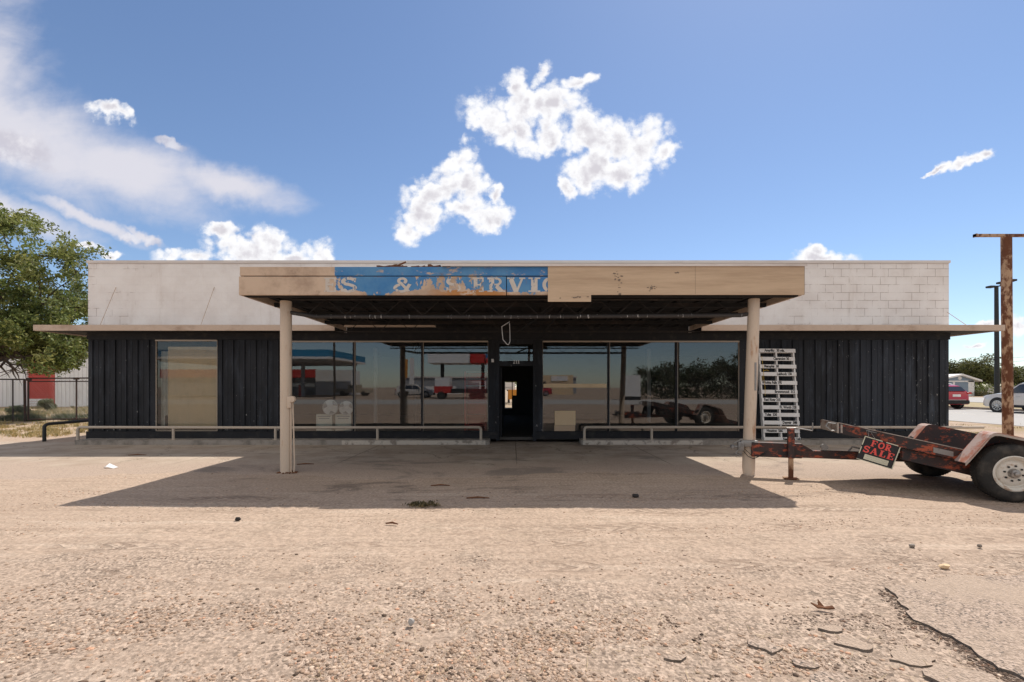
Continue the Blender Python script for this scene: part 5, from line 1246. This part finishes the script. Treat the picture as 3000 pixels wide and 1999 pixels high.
sp_ = [(random.uniform(10, 30), random.uniform(14, 18.5), .3) for _ in range(60)]
blades('dry_grass', sp_, 1800, .05, [[.36,.28,.14],[.3,.24,.12]], 'sparse dry grass on the verge beside the road')

# the big tree at the left edge: trunk just outside the frame, limbs reaching in
random.seed(21)
tb = Vector((-23.6, 19.8, 0)); tt = thing('tree', 'large leafy green tree overhanging the fence at the left edge', 'tree', tb)
bm = B(); tips = []
fork = tb+Vector((.4, 0, 2.3)); tube(bm, [tb, tb+Vector((.1, 0, 1.2)), fork], [.34, .27, .24], 12)
def limb(p, d, L_, r_, lev):
    pts = [p]; rs = [r_]; q = p.copy(); dd = d.normalized(); n_ = 5
    for i in range(n_):
        dd = (dd+Vector((random.gauss(0, .16), random.gauss(0, .16), random.gauss(0, .13)-(.05 if lev > 0 else 0)))).normalized(); q = q+dd*L_/n_; pts.append(q.copy()); rs.append(r_*(1-.75*(i+1)/n_))
    tube(bm, pts, rs, 7 if lev < 2 else 4)
    if lev >= 2: tips.extend(pts[2:]); return
    if lev == 1: tips.extend(pts[4:])
    for k in range(6 if lev == 0 else 6):
        i = random.randint(2, n_); a = Vector((random.gauss(0, 1), random.gauss(0, 1), random.gauss(0, .7))).normalized(); limb(pts[i], (pts[i]-pts[i-1]).normalized()*.8+a*.9, L_*random.uniform(.35, .55), rs[i]*.8+.008, lev+1)
for d, L_ in (((1, .1, .9), 4.6), ((1, -.2, .5), 4.4), ((1, .3, .12), 4.2), ((1, -.1, -.05), 3.8), ((.3, .2, 1.3), 5.0), ((.2, -.6, 1.0), 4.6), ((-.9, .1, .8), 4.5), ((-.5, .8, .5), 4.2), ((.5, .8, .7), 4.4), ((.7, -.7, .4), 4.0), ((-.2, -.1, 1.4), 5.2), ((.75, .0, 1.2), 4.9)):
    limb(fork+Vector((0, 0, random.uniform(-.2, .4))), Vector(d), L_, .13, 0)
tips = [p for p in tips if p.z > .9 and not (p.x > -18.2 and p.z < 9)]
obj('trunk', bm, 'bark', tt)
env = [(-60, 560), (0, 590), (60, 625), (120, 632), (170, 660), (215, 700), (262, 728)]
cs = [p[:] for p in tips]
for _ in range(200):
    px = random.uniform(-60, 235); top = np.interp(px, [e[0] for e in env], [e[1] for e in env]); bot = np.interp(px, [-60, 60, 150, 240], [1050, 1085, 1100, 1060]); py = random.uniform(top+14, bot-20); Y_ = random.uniform(17.6, 22)
    f_ = math.sin(px*.047+py*.021)+math.sin(px*.021-py*.033+2)
    if f_ < -.8: continue
    cs.append((PX(px, Y_), Y_, PZ(py, Y_)))
for px, py in ((236, 722), (250, 735), (262, 715), (272, 728), (130, 1108), (105, 1095), (160, 1090)): cs.append((PX(px, 19.5), 19.5, PZ(py, 19.5)))
ENDS = cs[-7:]
def low(px): return np.interp(px, [-200, 0, 45, 80, 130, 200, 250, 300], [1020, 1040, 1065, 1090, 1110, 1100, 1060, 1000])
keep_ = [i for i, c in enumerate(cs) if HY-(c[2]-EYE)*F/c[1] < low(CX+c[0]*F/c[1])-12]; tips = [c for i, c in enumerate(tips) if i in set(keep_)]; cs = [cs[i] for i in keep_]
leaves('crown', cs, [random.uniform(.22, .46) for _ in tips]+[(.16 if c in ENDS else random.uniform(.28, .5)) for c in cs[len(tips):]], 78000, .075, cols=[[.18,.23,.05],[.26,.29,.07],[.09,.125,.03],[.36,.35,.12],[.13,.16,.05],[.06,.08,.025]], parent=tt, squash=.8, edge=1.6)

# ================================================================== small litter on the lot
def lump(name, px, py, sx, sy, sz, mat, lab, cat, seed=0):
    random.seed(seed+px); p = G(px, py); bm = B(); bmesh.ops.create_icosphere(bm, subdivisions=2, radius=1)
    for v in bm.verts: v.co = Vector((v.co.x*sx, v.co.y*sy, v.co.z*sz))*random.uniform(.8, 1.15)+Vector((p.x, p.y, sz*.5))
    fin(obj(name, bm, mat, loc=(p.x, p.y, 0), smooth=False), lab, cat)
lump('rock', 1862, 1456, .05, .04, .028, 'rock_dark', 'small black rock in the canopy shade near its front edge', 'rock')
lump('rock', 1204, 1828, .02, .02, .024, 'road', 'blue grey pebble standing out at the middle foreground', 'rock')
lump('rock', 697, 1524, .035, .02, .022, 'rock_dark', 'dark stone alone on the sunlit sand left of centre', 'rock')
lump('rock', 2768, 1663, .045, .025, .02, 'cardboard', 'flat tan stone on the sand below the trailer tyre', 'rock')
lump('rock', 2672, 1602, .025, .02, .02, 'curb_concrete', 'small grey stone on the sand below the FOR SALE sign', 'rock')
lump('rock', 2870, 1602, .02, .02, .015, 'broken_asphalt', 'tiny dark stone right of the grey stone on sand', 'rock')
p = G(320, 1372); bm = B(); A = [bm.verts.new((p.x+a, p.y+b_, c)) for a, b_, c in ((-.10, 0, .01), (-.02, .03, .085), (.06, .02, .05), (.16, 0, .02), (.12, -.05, .006), (-.02, -.05, .035))]; bm.faces.new(A); r_ = bmesh.ops.extrude_face_region(bm, geom=bm.faces[:]); bmesh.ops.translate(bm, vec=(0, .004, -.006), verts=[v for v in r_['geom'] if isinstance(v, bmesh.types.BMVert)])
fin(obj('paper_scrap', bm, 'paper', loc=(p.x, p.y, 0)), 'crumpled white paper scrap on the sunlit concrete at left', 'litter')
p = G(2408, 1784); bm = B(); pts = [(-.062, .02, .035), (-.03, -.004, .012), (.0, -.012, .014), (.03, -.02, .012), (.064, -.03, .02), (.06, -.012, .028), (.02, .006, .012), (-.005, .035, .05), (-.02, .012, .02)]
A = [bm.verts.new((p.x+a, p.y+b_, c)) for a, b_, c in pts]; C = [bm.verts.new((p.x+a, p.y+b_, c-.009)) for a, b_, c in pts]; bm.faces.new(A); bm.faces.new(C[::-1])
for i in range(len(A)): bm.faces.new((A[i], C[i], C[(i+1) % len(A)], A[(i+1) % len(A)]))
bmesh.ops.triangulate(bm, faces=bm.faces[:])
fin(obj('bark_piece', bm, 'bark_chip', loc=(p.x, p.y, 0)), 'curled brown bark piece on the gravel at right', 'litter')
for px, py, L_, a, lab in ((402, 1335, .35, .1, 'weathered board scrap on the shade line at far left'), (1400, 1462, .3, 0, 'dark stick in the shade right of the dry weed clump'), (1290, 1425, .28, .05, 'dark stick in the middle of the canopy shade'), (1148, 1538, .14, -.2, 'thin dark twig on the sunlit sand before the canopy'), (895, 1362, .3, .15, 'twig right of the left canopy post')):
    p = G(px, py); bm = B(); d = Vector((math.cos(a), math.sin(a), 0))*L_/2; tube(bm, [p-d+Vector((0, 0, .012)), p+Vector((0, .01, .022)), p+d+Vector((0, 0, .012))], [.008, .012, .006], 5)
    fin(obj('stick', bm, 'bark_chip', loc=(p.x, p.y, 0)), lab, 'stick', 'sticks and twigs lying on the lot')
# straw scattered over the gravel
random.seed(15); n = 260
co, fa = [], []
for i in range(n):
    p = G(random.uniform(900, 3000), random.uniform(1760, 1995)); a = random.uniform(0, PI); L_ = random.uniform(.015, .05); z_ = float(hground(np.array([p.x]), np.array([p.y]))[0])+.014
    d = Vector((math.cos(a), math.sin(a), random.uniform(-.15, .15)))*L_; w_ = Vector((-math.sin(a), math.cos(a), 0))*.0011; c = Vector((p.x, p.y, z_))
    k = len(co); co += [(c-d-w_)[:], (c+d-w_)[:], (c+d+w_)[:], (c-d+w_)[:]]; fa.append((k, k+1, k+2, k+3))
fin(np_mesh('straw', np.array(co), np.array(fa), 'leaves', np.full((len(co), 3), (.5, .40, .24))), 'dry straw bits scattered on the gravel', 'straw', kind='stuff')

# ================================================================== behind the camera: what the windows mirror
def simple(name, lab, cat, loc, parts, group=None):
    t = thing(name, lab, cat, loc, group=group)
    for nm_, mat, boxes in parts:
        bm = B()
        for b_ in boxes: box(bm, *b_)
        obj(nm_, bm, mat, t)
    return t
simple('gas_station_canopy', 'wide blue and grey petrol station canopy across the street', 'canopy', (-35, -44, 0), [('fascia', 'teal_canopy', [(-48, -24, -52, -36, 5.4, 6.3)]), ('trim', 'white_trim', [(-48.05, -23.95, -52.05, -35.95, 5.1, 5.39)]), ('soffit', 'grey_metal', [(-47, -25, -51, -37, 4.8, 5.09)]), ('column', 'grey_metal', [(-30.3, -29.9, -42, -41.6, 0, 4.8)]), ('column', 'grey_metal', [(-40.3, -39.9, -42, -41.6, 0, 4.8)]), ('pump', 'store_red', [(-31, -30.5, -43, -42.4, 0, 1.7)])])
simple('store', 'shop with red fascia and white side wall across the street', 'building', (-42, -62, 0), [('wall', 'white_trim', [(-33.5, -27.5, -60, -54, 0, 4.3)]), ('facade', 'grey_metal', [(-60, -33.6, -60, -54.5, 0, 4.3)]), ('sign_band', 'store_red', [(-60, -33.5, -54.3, -54, 3.0, 4.4)])])
simple('pylon', 'white and orange tank tower across the street', 'tank', (-17, -56, 0), [('tank', 'white_trim', [(-17.6, -16.9, -56.5, -56, 0, 6.4)]), ('band', 'orange_paint', [(-19.2, -18, -56.4, -56.1, 3, 6.2)])])
simple('service_canopy', 'white canopy with red and blue panels across the street', 'canopy', (-6.5, -33, 0), [('fascia', 'white_trim', [(-10.2, -5.2, -36, -31, 4.3, 5.4)]), ('red_panel', 'store_red', [(-5.1, -3.4, -36, -31, 4.3, 5.4)]), ('blue_panel', 'blue_paint', [(-3.2, -1.6, -36, -31, 4.85, 5.4)]), ('orange_panel', 'store_red', [(-3.2, -1.6, -36, -31, 4.3, 4.84)]), ('column', 'dark_pipe', [(-8.9, -8.5, -33, -32.6, 0, 4.3)]), ('column', 'dark_pipe', [(-3.9, -3.5, -33, -32.6, 0, 4.3)])])
tk = simple('flatbed_truck', 'red and white flatbed truck across the street', 'truck', (-7, -30, 0), [('cab', 'white_trim', [(-9.0, -7.3, -31, -29, 1.5, 2.5)]), ('cab_base', 'store_red', [(-9.1, -7.2, -31.05, -28.95, .7, 1.49)]), ('flatbed', 'car_plastic', [(-7.1, -3.0, -31, -29, .7, 1.2)]), ('load', 'grey_metal', [(-6.6, -4, -30.8, -29.2, 1.21, 1.9)])])
bm = B()
for x_ in (-8.3, -4.6, -3.8): lathe(bm, [(.45, -1.1), (.45, 1.1)], Matrix.Translation((x_, -30, .45)), 16)
obj('wheels', bm, 'rubber', tk)
simple('warehouse', 'long grey warehouse across the street', 'building', (-8, -78, 0), [('wall', 'grey_metal', [(-24, 14, -84, -78, 0, 3.4)]), ('roof', 'cap_metal', [(-24.3, 14.3, -84.2, -77.7, 3.41, 3.7)]), ('door', 'white_trim', [(-9, -6, -77.98, -77.9, 0, 2.6)])])
simple('brick_shop', 'low brown shop across the street', 'building', (6, -60, 0), [('wall', 'cardboard', [(2, 11, -66, -60, 0, 3.6)]), ('window', 'car_glass', [(3, 6, -59.99, -59.9, .8, 2.4)]), ('sign_board', 'white_trim', [(7, 10, -59.99, -59.85, 2.5, 3.4)])])
for x_, y_, r_, m_, lb in ((-13, -38, 0, 'silver_car_paint', 'silver car parked beside the service canopy'), (3.5, -46, 180, 'red_car_paint', 'red car parked before the brown shop')): suv('parked_car', lb, (x_, y_, .01), R(r_), m_)
for x_, y_, lb in ((-21, -30, 'first'), (2, -30, 'second')): bm = B(); tube(bm, [(x_, y_, 0), (x_, y_, 8)], .13, 8); fin(obj('utility_pole', bm, 'bark', loc=(x_, y_, 0)), lb+' wooden utility pole along the street', 'pole')
tk = simple('pickup_truck', 'tan pickup truck crossing the street', 'truck', (-25, -50, 0), [('cab', 'tan_truck', [(-26.2, -24.2, -51, -49, 1.1, 1.75)]), ('body', 'tan_truck', [(-28.2, -22.4, -51, -49, .5, 1.1)]), ('window', 'car_glass', [(-25.9, -24.5, -48.99, -48.97, 1.2, 1.65)])])
bm = B()
for x_ in (-27.1, -23.4): lathe(bm, [(.38, -1.02), (.38, 1.02)], Matrix.Translation((x_, -50, .38)), 16)
obj('wheels', bm, 'rubber', tk)
simple('cargo_container', 'pale box container across the street', 'container', (13.2, -25, 0), [('body', 'white_paint', [(12.4, 14.0, -28, -25.6, .4, 2.7)]), ('skids', 'car_plastic', [(12.4, 14.0, -28, -25.6, 0, .4)])])
bm = B(); tube(bm, [(20.5, -33, 0), (20.5, -33, 9)], .14, 8); fin(obj('utility_pole', bm, 'bark', loc=(20.5, -33, 0)), 'wooden utility pole across the street', 'pole')
for i, (x_, y_, h_, r_) in enumerate(((19, -34, 4.2, 2.8), (24, -36, 4.4, 3.2), (28, -33, 5.4, 3.0), (32, -38, 5, 3.4))): tree('tree', ('dark bushy street tree beside the utility pole', 'second dark street tree from the utility pole', 'tallest dark street tree opposite', 'last dark street tree opposite')[i], 'tree', (x_, y_, 0), h_, r_, 5000, .16, 'street trees behind the camera', 60+i, [[.05,.07,.02],[.035,.05,.018]], low=True)
bm = B(); box(bm, -22, -10, -66, -65.8, 0, 1.5); fin(obj('low_wall', bm, 'white_trim', loc=(-16, -66, 0)), 'low white wall across the street', 'wall')
bm = B(); box(bm, -120, 120, -27, -14.002, -.1, .012); fin(obj('street', bm, 'road'), kind='structure')
# seen through the shop's rear window
simple('yard_machine', 'orange and white machine seen through the rear window of the shop', 'machine', (-.2, 30, 0), [('body', 'orange_paint', [(-.25, .6, 31, 32, .6, 1.25)]), ('cab', 'white_trim', [(-.9, .2, 31.1, 32, 1.25, 1.75)]), ('wheel', 'rubber', [(-.8, -.5, 30.9, 32, 0, .8)])])
tree('tree', 'yellow green tree seen through the rear window of the shop', 'tree', (-.3, 42, 0), 3.6, 3.4, 3500, .14, None, 91, [[.22,.24,.05],[.16,.18,.04]])
